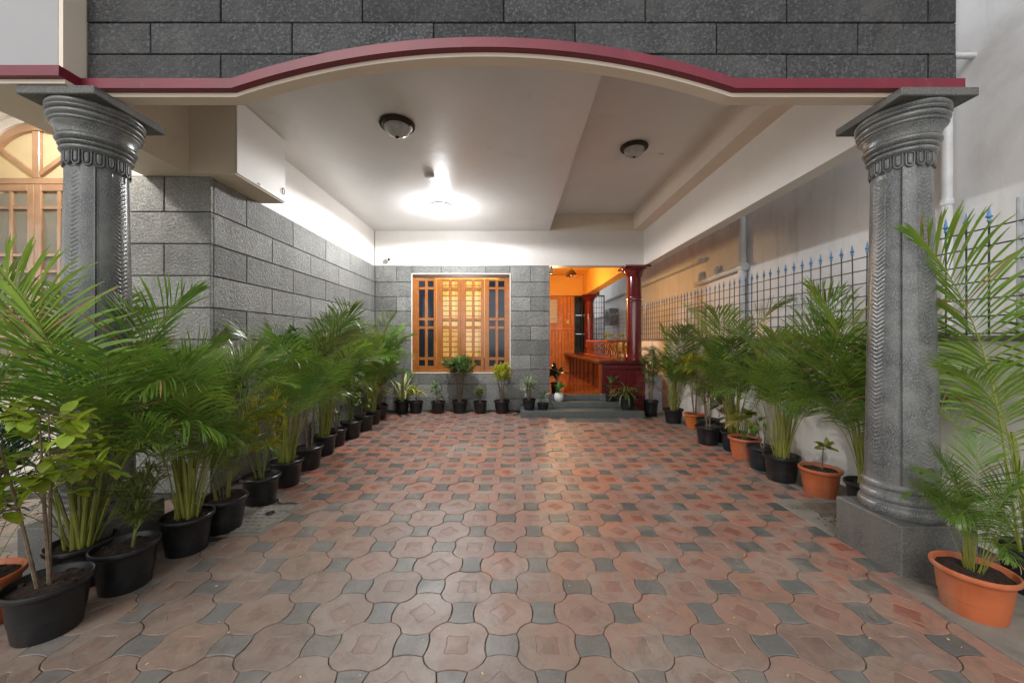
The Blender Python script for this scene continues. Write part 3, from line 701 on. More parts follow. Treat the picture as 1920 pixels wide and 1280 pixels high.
# ================================================================== veranda
vb = (1.4, 8.5, 0)
vf = MB().box(.657, 2.55, 6.60, 12.2, -.02, .27).build('veranda_floor', 'veranda_floor'); tag(vf, kind='structure')
MB().box(.658, 2.0, 6.5365, 6.5995, .0, .2735).build('threshold', 'step_stone', vf)
MB().box(2.312, 2.60, 6.55, 6.599, -.02, .60).build('plinth', 'mauve_paint', vf)
MB().box(2.001, 2.311, 6.552, 6.599, -.02, .191).build('plinth', 'maroon_carved', vf)
stp = empty('granite_steps', (1.1, 6.2, 0), 'dark granite steps leading from the paving up to the veranda', 'steps'); so = (1.1, 6.2, 0)
MB().bbox(.135, 2.08, 5.92, 6.53, -.02, .10, .006).build('step', 'step_stone', stp, off=so)
MB().bbox(.66, 2.0, 6.24, 6.535, .101, .185, .006).build('step', 'step_stone', stp, off=so)
MB().bbox(.662, 1.56, 6.49, 6.536, .186, .272, .004).build('step', 'step_stone', stp, off=so)
MB().bbox(1.50, 1.60, 6.40, 6.489, .1855, .30, .004).build('end_block', 'granite_rough', stp, off=so)
dm = MB(); dm.bbox(.83, 1.62, 5.60, 5.90, -.007, .006, .003); o = dm.build('door_mat', 'step_stone'); tag(o, 'flat grey granite slab laid in the paving at the foot of steps', 'floor slab')
vl = empty('veranda_walls', vb, 'orange painted walls and beams enclosing the veranda', 'wall')
MB().box(.45, .655, 6.751, 11.3, .27, 3.1).build('left_wall', 'orange_paint', vl, off=vb)
MB().box(.45, 2.55, 11.0, 11.3, 2.52, 3.1).build('end_beam', 'orange_paint', vl, off=vb)
MB().box(2.06, 2.282, 6.91, 10.999, 2.50, 3.1).build('side_beam', 'orange_paint', vl, off=vb)
MB().box(.45, 2.6, 6.751, 12.2, 3.101, 3.2).build('veranda_ceiling', 'orange_paint', vl, off=vb)
MB().box(2.061, 2.282, 6.751, 6.909, 2.501, 3.1).build('front_pier', 'orange_paint', vl, off=vb)
# plank door wall
dw = empty('plank_door', (1.3, 11.2, .27), 'orange varnished plank door with shuttered vent at the veranda end', 'door'); do = (1.3, 11.2, .27)
MB().box(.66, 1.83, 11.08, 11.3, .27, 2.519).build('door_frame', 'wood_orange', dw, off=do)
for i in range(9): MB().bbox(.98+i*.094, .98+i*.094+.088, 11.045, 11.079, .38, 1.50, .005).build('plank', 'wood_orange', dw, off=do)
for z0, z1 in ((.285,.37),(1.51,1.60)): MB().bbox(.68, 1.83, 11.03, 11.079, z0, z1, .006).build('rail', 'wood_orange', dw, off=do)
for i in range(4): MB().bbox(1.40+i*.105, 1.40+i*.105+.098, 11.05, 11.079, 1.62, 2.515, .005).build('upper_plank', 'wood_orange', dw, off=do)
b = MB(); rect_frame(b, 1.02, 1.36, 1.68, 2.45, .04, 11.03, 11.079); b.build('vent_frame', 'wood_orange', dw, off=do)
for i in range(11): MB().bbox(1.061, 1.319, 11.04, 11.072, 1.735+i*.062, 1.735+i*.062+.046, .004).build('vent_slat', 'slat_white', dw, off=do)
o = MB(); o.bbox(1.585,1.665,11.02,11.045,1.70,1.80,.008); o.bbox(1.58,1.605,11.018,11.04,1.78,1.83,.005); o.bbox(1.645,1.67,11.018,11.04,1.78,1.83,.005)
o = o.build('wall_switch', 'curtain'); tag(o, 'small cream switch box on the orange upper planks', 'switch')
gd = empty('glazed_door', (2.0, 11.2, .27), 'dark glazed doorway between the plank door and the far veranda column', 'door'); go = (2.0, 11.2, .27)
b = MB(); rect_frame(b, 1.84, 2.30, .28, 2.519, .03, 11.1, 11.16); b.bbox(2.05,2.08,11.1,11.15,.31,2.49,.004); b.bbox(1.87,2.05,11.105,11.15,.85,.90,.004); b.bbox(2.08,2.27,11.105,11.15,.85,.90,.004); b.build('frame', 'black_metal', gd, off=go)
for x0, x1 in ((1.87,2.05),(2.08,2.27)):
    for z0, z1 in ((.31,.85),(.90,1.4),(1.41,1.95),(1.96,2.49)): MB().box(x0, x1, 11.13, 11.135, z0, z1).build('pane', 'dark_glass', gd, off=go)
# maroon columns
def maroon_column(x, y, z0, label):
    t = empty('maroon_column', (x, y, z0), label, 'column', 'maroon veranda columns'); h = 2.497-z0
    MB().lathe([(.160,0),(.160,.05),(.145,.06),(.150,.08),(.135,.10)], 40).build('base_moulding', 'maroon_gloss', t, 40)
    MB().lathe([(.128,.098),(.127,h*.62),(.133,h*.625),(.136,h*.632),(.133,h*.64),(.127,h*.645),(.127,h*.66),(.133,h*.665),(.133,h*.672),(.126,h*.68),(.122,h-.185)], 40).build('shaft', 'maroon_gloss', t, 35)
    MB().lathe([(.123,h-.186),(.140,h-.18),(.145,h-.168),(.138,h-.158),(.150,h-.145),(.160,h-.12),(.175,h-.10),(.178,h-.09),(.172,h-.083),(.195,h-.07),(.215,h-.05),(.218,h-.042),(.21,h-.036)], 40).build('capital', 'maroon_gloss', t, 35)
    MB().bbox(-.225,.225,-.225,.225,h-.035,h,.004).build('abacus', 'maroon_gloss', t)
maroon_column(2.15, 6.66, .861, 'glossy maroon column standing on the bench nearest the porch')
maroon_column(2.19, 10.75, .861, 'far maroon column glowing orange at the veranda end')
# bench
be = empty('veranda_bench', (1.9, 8.7, .27), 'carved maroon built in bench with curved slat backrest along the veranda', 'bench'); bo = (1.9, 8.7, .27)
MB().box(1.66, 2.30, 6.62, 10.95, .271, .80).build('base', 'dark_maroon', be, off=bo)
for i in range(9): MB().bbox(1.645, 1.6595, 6.72+i*.5, 6.80+i*.5, .29, .795, .004).build('stile', 'dark_maroon', be, off=bo)
MB().bbox(1.50, 2.36, 6.52, 10.98, .801, .86, .008).build('seat', 'seat_wood', be, off=bo)
MB().bbox(1.545, 2.32, 6.545, 6.619, .70, .800, .006).build('carved_rail', 'maroon_carved', be, off=bo)
for k in range(2):
    xa = 1.60+k*.36; b = MB(); rect_frame(b, xa, xa+.31, .715, .79, .008, 6.537, 6.546)
    for i in range(9):
        cx_ = xa+.035+i*.03; b.tube([(cx_+.012*cos(t*pi/5), 6.542, .752+.018*sin(t*pi/5)*(1 if i % 2 else -1)) for t in range(8)], .004, 5)
    b.build('carving', 'maroon_carved', be, off=bo)
MB().box(1.55, 2.31, 6.56, 6.618, .192, .699).build('front_panel', 'maroon_carved', be, off=bo)
for i in range(11): MB().bbox(1.60+i*.062, 1.60+i*.062+.026, 6.548, 6.5595, .23, .40, .004).build('baluster', 'maroon_gloss', be, off=bo)
for z in (.215, .41): MB().bbox(1.555, 2.305, 6.545, 6.5595, z, z+.014, .003).build('panel_rail', 'maroon_gloss', be, off=bo)
for i in range(5): MB().bbox(1.60+i*.14, 1.60+i*.14+.11, 6.551, 6.5595, .45, .67, .006).build('panel', 'maroon_gloss', be, off=bo)
MB().bbox(1.505, 1.56, 6.53, 6.58, .275, .80, .005).build('post', 'bench_wood', be, off=bo)
MB().bbox(1.83, 1.885, 6.65, 9.35, 1.17, 1.215, .008).build('top_rail', 'bench_wood', be, off=bo)
MB().bbox(1.78, 1.825, 6.65, 9.35, .862, .90, .006).build('bottom_rail', 'bench_wood', be, off=bo)
def slat(w, d):
    b = MB(); vs = []; n = 8
    for i in range(n+1):
        t = i/n; x = .05*t+.035*sin(t*2*pi); z = .03+t*.29
        for dx, dy in ((-d,-w),(d,-w),(d,w),(-d,w)): vs.append((x+dx, dy, z))
    return b.add(vs, [(i*4+k, i*4+(k+1) % 4, i*4+4+(k+1) % 4, i*4+4+k) for i in range(n) for k in range(4)]+[(3,2,1,0),(n*4,n*4+1,n*4+2,n*4+3)]).mesh('back_slat', 'bench_wood', 40)
sm_ = slat(.011, .010); fix_normals(sm_)
for i in range(17): link('back_slat', sm_, be, (1.80-bo[0], 6.75+i*.157-bo[1], .862-bo[2]))
sb = slat(.03, .020); fix_normals(sb)
for i in range(5): link('back_slat', sb, be, (1.69+i*.125-bo[0], 6.60-bo[1], .84-bo[2]), (0, 0, 0), (.62, .8, 1.08))
MB().bbox(1.66, 2.03, 6.575, 6.62, 1.178, 1.21, .006).build('front_top_rail', 'bench_wood', be, off=bo)
# pendant
pd = empty('pendant_lamp', (1.33, 8.5, 2.70), 'small dark petal shaded pendant hanging from the orange veranda ceiling', 'pendant lamp')
MB().tube([(0,0,.10),(0,0,.40)], .006, 6).build('rod', 'black_metal', pd)
b = MB(); n = 40; vs = []
for k, (r, z) in enumerate(((.025,.11),(.05,.09),(.09,.05),(.115,.01),(.13,-.03))):
    for i in range(n):
        sc2 = 1+.05*(k/4)*cos(i*2*pi/n*8); vs.append((r*sc2*cos(2*pi*i/n), r*sc2*sin(2*pi*i/n), z+(-.02*abs(cos(i*pi/n*8)) if k == 4 else 0)))
b.add(vs, [(k*n+i, k*n+(i+1) % n, (k+1)*n+(i+1) % n, (k+1)*n+i) for k in range(4) for i in range(n)]+[list(range(n))]); b.build('shade', 'wood_dark', pd, True)
MB().lathe([(.02,.02),(.028,-.01),(.016,-.035)], 14).build('bulb', 'frosted', pd, True)
# sconce on the hidden left wall: the warm light of the veranda
wsn = empty('wall_sconce', (.665, 8.6, 2.15), 'warm glowing wall sconce inside the veranda behind the stone wall', 'wall lamp')
MB().bbox(-.009,.012,-.05,.05,-.09,.09,.004).build('back_plate', 'black_metal', wsn)
MB().lathe([(.03,-.07),(.055,-.04),(.07,.03),(.075,.08)], 20, (.10,0,0)).build('glass_shade', 'lit_sconce', wsn, True)
MB().tube([(.012,0,-.04),(.06,0,-.07),(.10,0,-.068)], .007, 8).build('arm', 'black_metal', wsn)
ld = bpy.data.lights.new('sconce_light', 'POINT'); ld.energy = WARM_W; ld.color = (1,.72,.38); ld.shadow_soft_size = .09
lo = bpy.data.objects.new('sconce_light', ld); COL.objects.link(lo); lo.parent = wsn; lo.location = (.24, 0, .02)

# ================================================================== boundary wall, fence, neighbour
FX = 2.75
cw = empty('boundary_wall', (2.85, 6, 0), 'low cream plastered boundary wall behind the right row of pots', 'wall'); co = (2.85, 6, 0)
MB().box(FX, FX+.2, -1, 14, -.03, 1.20).build('plaster', 'wall_boundary', cw, off=co)
MB().bbox(FX-.012, FX+.215, -1, 14, 1.2005, 1.232, .005).build('coping', 'cement', cw, off=co)
for y in (2.62, 5.0, 7.4): MB().box(FX-.022, FX-.0005, y, y+.28, -.02, 1.199).build('pier', 'wall_boundary', cw, off=co)
fe = empty('spiked_fence', (FX+.05, 6, 1.232), 'black iron grid fence with blue spear tips on the boundary wall', 'fence'); fo = (FX+.05, 6, 1.232)
barm = MB().tube([(0,0,0),(0,0,.68)], .0052, 6).mesh('bar', 'fence_metal')
tp = MB(); tp.lathe([(.005,.665),(.010,.67),(.010,.678),(.006,.684),(.013,.692),(.016,.697),(.009,.708),(.006,.73),(.001,.758)], 8)
tipm = tp.mesh('spear_tip', 'blue_metal', 40)
y = 1.45
while y < 13.5:
    if abs(y-2.085) > .05:
        o = link('bar', barm, fe, (0, y-fo[1], 0), (random.uniform(-.012,.012), random.uniform(-.01,.01), 0)); link('spear_tip', tipm, o)
    y += .11 if y < 4.4 else .115
for k in range(7): MB().tube([(-.009, 1.2-fo[1], .012+k*.103), (-.009, 13.6-fo[1], .012+k*.103)], .0042, 6).build('rail', 'fence_metal', fe)
for y in (2.085, 7.9):
    MB().tube([(0, y-fo[1], 0), (0, y-fo[1], .76)], .013, 8).build('post', 'post_metal', fe)
nb = empty('neighbour_house', (4.5, 6, 0), 'grey plastered wall of the neighbouring house rising beyond the fence', 'building'); no = (4.5, 6, 0)
MB().box(3.6, 3.9, -4, 17, -.03, 8).build('wall', 'wall_neighbour', nb, off=no)
MB().box(2.95, 3.6, 15.5, 15.8, -.03, 8).build('end_wall', 'wall_neighbour', nb, off=no)
MB().bbox(3.45, 3.598, 7.0, 14.5, 2.66, 2.72, .006).build('ledge', 'wall_neighbour', nb, off=no)
wf = MB(); rect_frame(wf, 7.0, 7.75, 1.35, 1.86, .04, 3.57, 3.599); wf.v = [(p[1], p[0], p[2]) for p in wf.v]; wf.build('window', 'mauve_paint', nb, off=no)
MB().box(3.585, 3.59, 7.04, 7.71, 1.39, 1.82).build('pane', 'slat_white', nb, off=no)
pp = empty('drain_pipes', (3.53, 5.8, 2.3), 'pale plastic drain pipes with elbows on the neighbouring grey wall', 'pipe'); po = (3.53, 5.8, 2.3)
MB().tube([(3.53,5.8,.0),(3.53,5.8,6)], .055, 14).build('down_pipe', 'pvc', pp, 40, off=po)
MB().tube([(3.53,5.8,2.33),(3.53,6.3,2.32),(3.53,7.3,2.28)], .042, 12).build('branch_pipe', 'pvc', pp, 40, off=po)
b = MB(); b.tube([(3.53,5.72,2.33),(3.53,5.88,2.33)], .065, 14); b.lathe([(.062,2.2),(.064,2.25)], 14, (3.53,5.8,0)); b.lathe([(.062,2.42),(.064,2.47)], 14, (3.53,5.8,0)); b.build('junction', 'pvc', pp, 40, off=po)
for y in (6.55, 7.1): MB().tube([(3.53,y,2.31),(3.53,y,2.42),(3.56,y,2.45),(3.6,y,2.455)], .045, 12).build('elbow', 'pvc', pp, 40, off=po)
p2 = empty('rain_pipe', (3.54, 3.08, 0), 'single grey rain pipe on the neighbouring wall just right of the granite column', 'pipe')
MB().tube([(0,0,0),(0,0,6)], .036, 14).build('pipe', 'pvc', p2, 40)
for z in (1.6, 2.3, 3.2): MB().lathe([(.041,z),(.043,z+.01),(.043,z+.04),(.041,z+.05)], 16).build('collar', 'pvc', p2, 40)
vp = empty('vent_stub', (3.6, 2.95, 3.42), 'short white vent pipe stub poking from the grey wall at upper right', 'pipe')
MB().tube([(0,0,0),(-.16,0,0)], .022, 12).build('stub', 'pvc', vp, 40)
ac = empty('air_conditioner', (3.45, 13.2, 1.75), 'pale outdoor air conditioner unit on the shaded wall beyond the veranda', 'air conditioner')
MB().bbox(-.15,.14,-.38,.38,0,.56,.015).build('casing', 'mauve_paint', ac)
b = MB()
for r in (.06,.11,.16,.21): b.tube([(-.158, r*cos(t*pi/12)-.08, .28+r*sin(t*pi/12)) for t in range(25)], .006, 5)
b.build('fan_grille', 'black_metal', ac)
gt = empty('grille_gate', (2.5, 11.2, 0), 'black iron grille gate closing the side passage beyond the bench', 'gate')
b = MB(); rect_frame(b, -.14, .24, .02, 2.55, .03, -.015, .015); b.build('gate_frame', 'black_metal', gt)
for i in range(4): MB().tube([(-.07+i*.075,0,.05),(-.07+i*.075,0,2.52)], .006, 6).build('gate_bar', 'black_metal', gt)
for i in range(16): MB().tube([(-.11,.008,.17+i*.155),(.21,.008,.17+i*.155)], .006, 6).build('gate_rail', 'black_metal', gt)

# ================================================================== POTTED PLANTS
def potmesh(key, r, h, mt, soil=True):
    b = MB()
    if key == 'white':
        b.lathe([(.6*r,0),(.85*r,.12*h),(1.05*r,.4*h),(1.05*r,.6*h),(.9*r,.85*h),(.75*r,h),(.70*r,h),(.72*r,.9*h),(.3*r,.86*h)], 28, cap1=False)
    else:
        b.lathe([(.72*r,0),(.735*r,.02*h),(.80*r,.35*h),(.815*r,.36*h),(.88*r,.80*h),(.90*r,.82*h),(.96*r,.88*h),(1.0*r,.90*h),(1.015*r,.95*h),(1.0*r,.985*h),(.965*r,h),(.93*r,.985*h),(.90*r,.90*h),(.84*r,.80*h),(.3*r,.79*h)], 36, cap1=False)
    return b.mesh('pot', mt, 35)
POT = {}
def soilmesh(r, h, seed):
    R = random.Random(seed); b = MB(); vs = []; n = 20
    for k, q in enumerate((.90, .65, .35)):
        for i in range(n): vs.append((r*.98*q*cos(2*pi*i/n), r*.98*q*sin(2*pi*i/n), h*.86+R.uniform(-.004,.008)+k*.003))
    b.add(vs, [(k*n+i, k*n+(i+1) % n, (k+1)*n+(i+1) % n, (k+1)*n+i) for k in range(2) for i in range(n)]+[[2*n+i for i in range(n)]])
    for i in range(50):
        a, q, s_ = R.uniform(0, 6.28), R.uniform(.1,.82)*r, R.uniform(.003,.008)
        x, y, z = q*cos(a), q*sin(a), h*.86+.006; b.bbox(x-s_, x+s_, y-s_, y+s_*1.3, z-s_*.6, z+s_*.7, s_*.35)
    return b.mesh('soil', 'soil')
SOIL = [soilmesh(.13, .21, s) for s in range(3)]
GROUP = 'potted plants lining the porch'
def pot(name, x, y, label, style='pot_black', r=.13, h=.21, z=.0, cat='potted plant', rz=None):
    t = empty(name, (x, y, z), label, cat, GROUP, random.uniform(0, 6.28) if rz is None else rz)
    key = 'white' if style == 'pot_white' else 'std'
    if (style, key) not in POT: POT[style, key] = potmesh(key, .13, .21, style)
    s = (r/.13, r/.13, h/.21)
    link('pot', POT[style, key], t, sc=s); link('soil', random.choice(SOIL), t, sc=s if key == 'std' else (s[0]*.72, s[1]*.72, s[2]*1.06))
    return t
# ---- areca fronds: several shapes, shared by all palms
def frond_mesh(seed, arch_=1.0, leafm='palm_leaf', nl=30, start=.40, L=.27, wid=.0034, drop=1.0, dry=.05):
    R = random.Random(seed); b = MB(); n = 22; pts = []; p = Vector((0,0,0)); tw = R.uniform(-.15,.15)
    for i in range(n+1):
        t = i/n; pts.append(p.copy()); phi = radians(3)+arch_*(max(0, t-.25)/.75)**1.5*radians(95)
        p += Vector((sin(phi), tw*t*.5, cos(phi)))/n
    rad = [.0050*(1-.78*(i/n)) for i in range(n+1)]
    b.tube(pts, rad, 5, 1, False)
    def at_(t):
        f = t*n; i = min(int(f), n-1); q = f-i; return pts[i].lerp(pts[i+1], q), (pts[i+1]-pts[i]).normalized()
    for k in range(nl):
        u = k/(nl-1)
        for sgn in (-1, 1):
            t = start+(1-start)*min(1, max(0, u+R.uniform(-.012,.012))); P, T = at_(min(t, .999))
            side = Vector((0, sgn, 0)); side = (side-T*side.dot(T)).normalized(); up = side.cross(T)*sgn; up = up if up.z > 0 or abs(T.z) > .95 else -up
            up = -up if (up.x > 0 and T.z > .5) else up
            ang = radians(62-38*u)+R.uniform(-.10,.10); l = L*(.55+.45*sin(pi*min(1, .22+u*.75)))*(1-.55*max(0, u-.75)/.25)*R.uniform(.88,1.1)
            d = T*cos(ang)+side*sin(ang)+up*R.uniform(.18,.42); d.normalize()
            wv = T*sin(ang)-side*cos(ang); wv = (wv+up*.25).normalized()
            if R.random() < .05: continue
            m = 5; vs = []; q = P.copy(); dd = d.copy(); segs = []
            dr = drop*R.uniform(.6,1.25)
            for i in range(m+1):
                v = i/m; w = wid*(.35+1.9*v*(1-v)**.6*1.3 if v < 1 else 0)*(1 if v < 1 else 0)
                w = max(w, .0006); vs += [q-wv*w, q+wv*w]
                dd = (dd+Vector((0, 0, -.10*dr*(.4+v)))).normalized(); q = q+dd*(l/m)
            b.add(vs, [(2*i, 2*i+1, 2*i+3, 2*i+2) for i in range(m)], 0)
            if R.random() < dry: b.m[-1] = 2
            if R.random() < dry*.4: b.m[-m:] = [2]*m
    return b.mesh('frond', [leafm, 'petiole', 'leaf_dry'], 60)
FR = {}
for lm in ('palm_leaf', 'palm_bright', 'palm_blue'):
    ns = 7 if lm == 'palm_leaf' else 3
    FR[lm] = [frond_mesh(10*len(lm)+s, (.45,.75,1.0,1.25,1.4,.85,1.15)[s], lm, (40,38,42,42,40,36,40)[s], (.52,.48,.46,.50,.46,.55,.44)[s], drop=(1.2,1.6,2.1,2.5,2.8,1.7,2.2)[s]) for s in range(ns)]
FR['dry'] = [frond_mesh(77, 1.2, 'leaf_dry', 22, .45, drop=2.4, wid=.0035)]
CANE = MB().tube([(0,0,0),(.002,.001,.15),(.006,0,.30),(.008,-.002,.42)], [.012,.010,.009,.007], 8).mesh('cane', 'petiole', True)
def palm(x, y, label, H_=1.2, nf=20, style='pot_black', seed=0, lm='palm_leaf', spread=1.0, z=0, r=.13, h=.21, ncane=7, lean=(0, 0), bright=.28, wide=.82, name='potted_palm'):
    t = pot(name, x, y, label, style, r, h, z, 'potted palm', rz=0); R = random.Random(seed+100)
    if lean == (0, 0): lean = (R.uniform(-.08,.08), R.uniform(-.08,.08))
    for i in range(ncane):
        a = R.uniform(0, 6.28); q = R.uniform(.01,.05)
        link('cane', CANE, t, (q*cos(a), q*sin(a), h*.84), (R.uniform(-.12,.12), R.uniform(-.12,.12), a), (1, 1, R.uniform(.7,1.3)*H_/1.2))
    for i in range(nf):
        u = i/nf; a = 2.399*i+R.uniform(-.4,.4); q = R.uniform(.012,.058)*min(1, H_)
        M_ = FR['palm_bright'] if (R.random() < bright and lm == 'palm_leaf') else FR[lm]
        me = M_[R.randrange(len(M_))] if u > .2 else M_[0 if len(M_) < 5 else R.choice((0, 1))]
        s = H_*(1.2-.48*u)*R.uniform(.78,1.12); tilt = (.03+.25*u*spread)*R.uniform(.5,1.2)
        # rotate: tilt outwards (about local y), then azimuth
        m = Matrix.Rotation(a, 4, 'Z') @ Matrix.Rotation(tilt, 4, 'Y') @ Matrix.Rotation(R.uniform(-.5,.5), 4, 'Z')
        if lean != (0, 0): m = Matrix.Rotation(lean[0], 4, 'Y') @ Matrix.Rotation(lean[1], 4, 'X') @ m
        o = link('frond', me, t, (q*cos(a), q*sin(a), h*.84)); o.rotation_euler = m.to_euler(); o.scale = (s*wide, s*wide, s)
    for i in range(R.choice((0, 1, 1, 2)) if nf > 12 else 0):
        a = R.uniform(0, 6.28); link('dry_frond', FR['dry'][0], t, (.03*cos(a), .03*sin(a), h*.84), (Matrix.Rotation(a, 4, 'Z') @ Matrix.Rotation(R.uniform(.35,.6), 4, 'Y')).to_euler(), H_*R.uniform(.4,.6))
    return t
# ---- generic leafy plants
def add_leaf(b, P, d, up, l, w, bend=.3, m=0, n=3):
    d = d.normalized(); s = d.cross(up)
    s = s.normalized() if s.length > 1e-4 else d.orthogonal().normalized(); vs = []; q = P.copy(); dd = d.copy()
    for i in range(n+1):
        v = i/n; ww = w*max(.04, sin(pi*min(.97, .10+.86*v))**.8); nrm = s.cross(dd)
        vs += [q-s*ww, q-nrm*ww*.22, q+s*ww]
        dd = (dd+Vector((0,0,-bend*(.3+v)))).normalized(); q = q+dd*(l/n)
    b.add(vs, [(3*i+k, 3*i+k+1, 3*i+k+4, 3*i+k+3) for i in range(n) for k in (0, 1)], m)
def rdir(R, zmin=-.3):
    while True:
        v = Vector((R.uniform(-1,1), R.uniform(-1,1), R.uniform(-1,1)))
        if .05 < v.length < 1 and v.normalized().z > zmin: return v.normalized()
def shrub(name, x, y, label, leafm, cz, cr, ch, n, l, w, stems=4, style='pot_black', seed=0, z=0, r=.13, h=.21, bend=.25, barkm='bark', narrow=False, cat='potted plant', cx=0, cy=0, tw=.0045, parts=False, upw=.4):
    """stems rising to a crown (centre cz, radius cr, half height ch) of n leaves carried on fine twigs"""
    t = pot(name, x, y, label, style, r, h, z, cat, rz=0); R = random.Random(seed+500); tips = []
    for i in range(stems):
        a = 2*pi*i/stems+R.uniform(-.5,.5); q = R.uniform(.0,.03); b0 = Vector((q*cos(a), q*sin(a), h*.82))
        e = Vector((cx+cr*.6*cos(a)*R.uniform(.3,1), cy+cr*.6*sin(a)*R.uniform(.3,1), cz+ch*R.uniform(-.2,.7)))
        mid = b0.lerp(e, .5)+Vector((R.uniform(-.02,.02), R.uniform(-.02,.02), .02)); pts = [b0, b0.lerp(mid, .5), mid, mid.lerp(e, .5), e]
        MB().tube(pts, [tw*1.5, tw*1.3, tw*1.1, tw*.8, tw*.4], 6).build('stem', barkm, t, True); tips.append(pts)
    tb = MB(); b = MB(); cl = max(6, n//(6 if parts else 14 if not narrow else 18)); count = 0; spots_ = []
    for c in range(cl):
        v = rdir(R, -.8); rr_ = R.uniform(.35,1)**.6
        C = Vector((cx+v.x*cr*rr_, cy+v.y*cr*rr_, cz+v.z*ch*rr_)); st_ = min((p for ps in tips for p in ps[1:]), key=lambda p: (p-C).length) if tips else Vector((0,0,h))
        md = st_.lerp(C, .5)+Vector((0,0,.01)); tb.tube([st_, md, C], [tw*.5, tw*.4, tw*.25], 4, 0, False)
        ax = (C-st_); ax = ax.normalized() if ax.length > 1e-3 else Vector((0,0,1)); ax = (ax+Vector((0,0,upw))).normalized()
        k = n//cl
        for j in range(k):
            d = (ax*R.uniform(.2,1.1)+rdir(R, -.6)).normalized(); base = st_.lerp(C, R.uniform(.45,1)) if not narrow else C-ax*R.uniform(0,.09)
            spots_.append((base, d, l*R.uniform(.65,1.2)))
    tag(tb.build('twigs', barkm, t), kind='stuff')
    if parts:
        lb_ = MB(); add_leaf(lb_, Vector((0,0,0)), Vector((1,0,0)), Vector((0,0,1)), 1, w/l, bend, 0, 5); lme = lb_.mesh('leaf', leafm, True)
        for base, d, ll in spots_:
            o = link('leaf', lme, t, base); o.rotation_euler = (d.to_track_quat('X', 'Z')).to_euler(); o.scale = (ll,)*3
    else:
        for base, d, ll in spots_: add_leaf(b, base, d, Vector((R.uniform(-.4,.4), R.uniform(-.4,.4), 1)), ll, w*ll/l, bend, 0, 2 if narrow else 3)
        tag(b.build('foliage', leafm, t, True), kind='stuff')
    return t
def rosette(name, x, y, label, leafm, n, L, w, style='pot_black', seed=0, z=0, r=.13, h=.21, stem=0, droop=.5, up=.9, heads=1, cat='potted plant', parts=False):
    t = pot(name, x, y, label, style, r, h, z, cat, rz=0); R = random.Random(seed+900); b = MB(); lms = []
    if parts:
        for q in range(3):
            lb_ = MB(); add_leaf(lb_, Vector((0,0,0)), Vector((.35+.2*q,0,1)), Vector((-1,0,.3)), 1, w/L, droop*(.2+.12*q), 0, 8); lms.append(lb_.mesh('leaf', leafm, True))
    for hd_ in range(heads):
        bx_, by_ = (R.uniform(-.04,.04), R.uniform(-.04,.04)) if heads > 1 else (0, 0); hh = h*.84+stem*R.uniform(.6,1.1)
        if stem: MB().tube([(bx_*.4,by_*.4,h*.8),(bx_,by_,hh*.6+h*.3),(bx_,by_,hh)], [.008,.007,.006], 6).build('stem', 'bark' if stem > .1 else 'green_stem', t, True)
        for i in range(n//heads):
            a = 2.399*i+R.uniform(-.3,.3); e = R.uniform(.25,1)*up
            if parts: o = link('leaf', lms[i % 3], t, (bx_, by_, hh-.01), (R.uniform(-.15,.15), R.uniform(-.3,.15), a), L*R.uniform(.7,1.1)); continue
            d = Vector((cos(a), sin(a), e*2.2)); add_leaf(b, Vector((bx_, by_, hh+R.uniform(-.03,.02)*(1+stem*4))), d, Vector((0,0,1)), L*R.uniform(.7,1.1), w*R.uniform(.8,1.1), droop*R.uniform(.5,1.2), 0, 5)
    if not parts: tag(b.build('foliage', leafm, t, True), kind='stuff')
    return t

fl = MB(); rr = random.Random(21)
for i in range(70):
    y = rr.uniform(1.5, 6.2); x = (rr.uniform(-1.95, -1.45) if rr.random() < .5 else rr.uniform(1.75, 2.25)) if y > 2.3 else rr.choice((-1.65, 1.7))+rr.uniform(-.15, .1)
    a = rr.uniform(0, 6.28); add_leaf(fl, Vector((x, y, .006)), Vector((cos(a), sin(a), .12)), Vector((0, 0, 1)), rr.uniform(.015, .06), rr.uniform(.003, .008), .15)
tag(fl.build('fallen_leaves', 'leaf_dry'), 'small dry leaves fallen on the paving around the pots', 'leaves', kind='stuff')
# ---- left row, nearest first
palm(-2.27, 1.60, 'terracotta pot of arching palm seedlings cut by the left photo edge', .62, 11, 'pot_terracotta', 1, 'palm_blue', 1.5, ncane=2, r=.14, name='potted_palm_seedling')
shrub('potted_shrub', -1.93, 1.575, 'broad lime green leaved shrub with thin grey trunk in nearest black pot', 'leaf_lime', .74, .27, .28, 330, .070, .022, 3, seed=3, parts=True, tw=.005, upw=.1, r=.135, cy=-.08, cx=.03)
palm(-2.14, 1.88, 'tall dense palm hiding the left granite column, in a black pot', 1.17, 21, 'pot_black', 5, spread=1.25, wide=1.0, ncane=8)
palm(-2.78, 1.72, 'broad palm whose yellow green fronds reach in at the left edge', 1.28, 19, 'pot_black', 8, spread=1.2, bright=.55)
shrub('potted_sapling', -1.90, 1.86, 'thin willowy sapling leaning in a black pot near the left pedestal', 'leaf_olive', .46, .10, .20, 420, .075, .006, 1, seed=9, narrow=True, barkm='green_stem', cx=.04, tw=.005, upw=.8)
palm(-1.868, 2.175, 'full palm with many yellow canes in a black pot beside the manhole', 1.06, 24, 'pot_black', 11, ncane=12)
palm(-1.84, 2.415, 'small drooping palm in the black pot that overlaps the manhole', .46, 7, 'pot_black', 12, spread=1.6, ncane=2, bright=.3, name='potted_palm_seedling')
shrub('potted_croton', -1.86, 2.80, 'feathery yellow green bush in a black pot behind the manhole', 'leaf_yellow', .58, .22, .27, 1200, .075, .0048, 8, seed=14, narrow=True, barkm='green_stem')
palm(-1.89, 3.17, 'dark palm with long hanging fronds against the stone wall corner', 1.22, 21, 'pot_black', 15, spread=1.15, ncane=10, bright=.1)
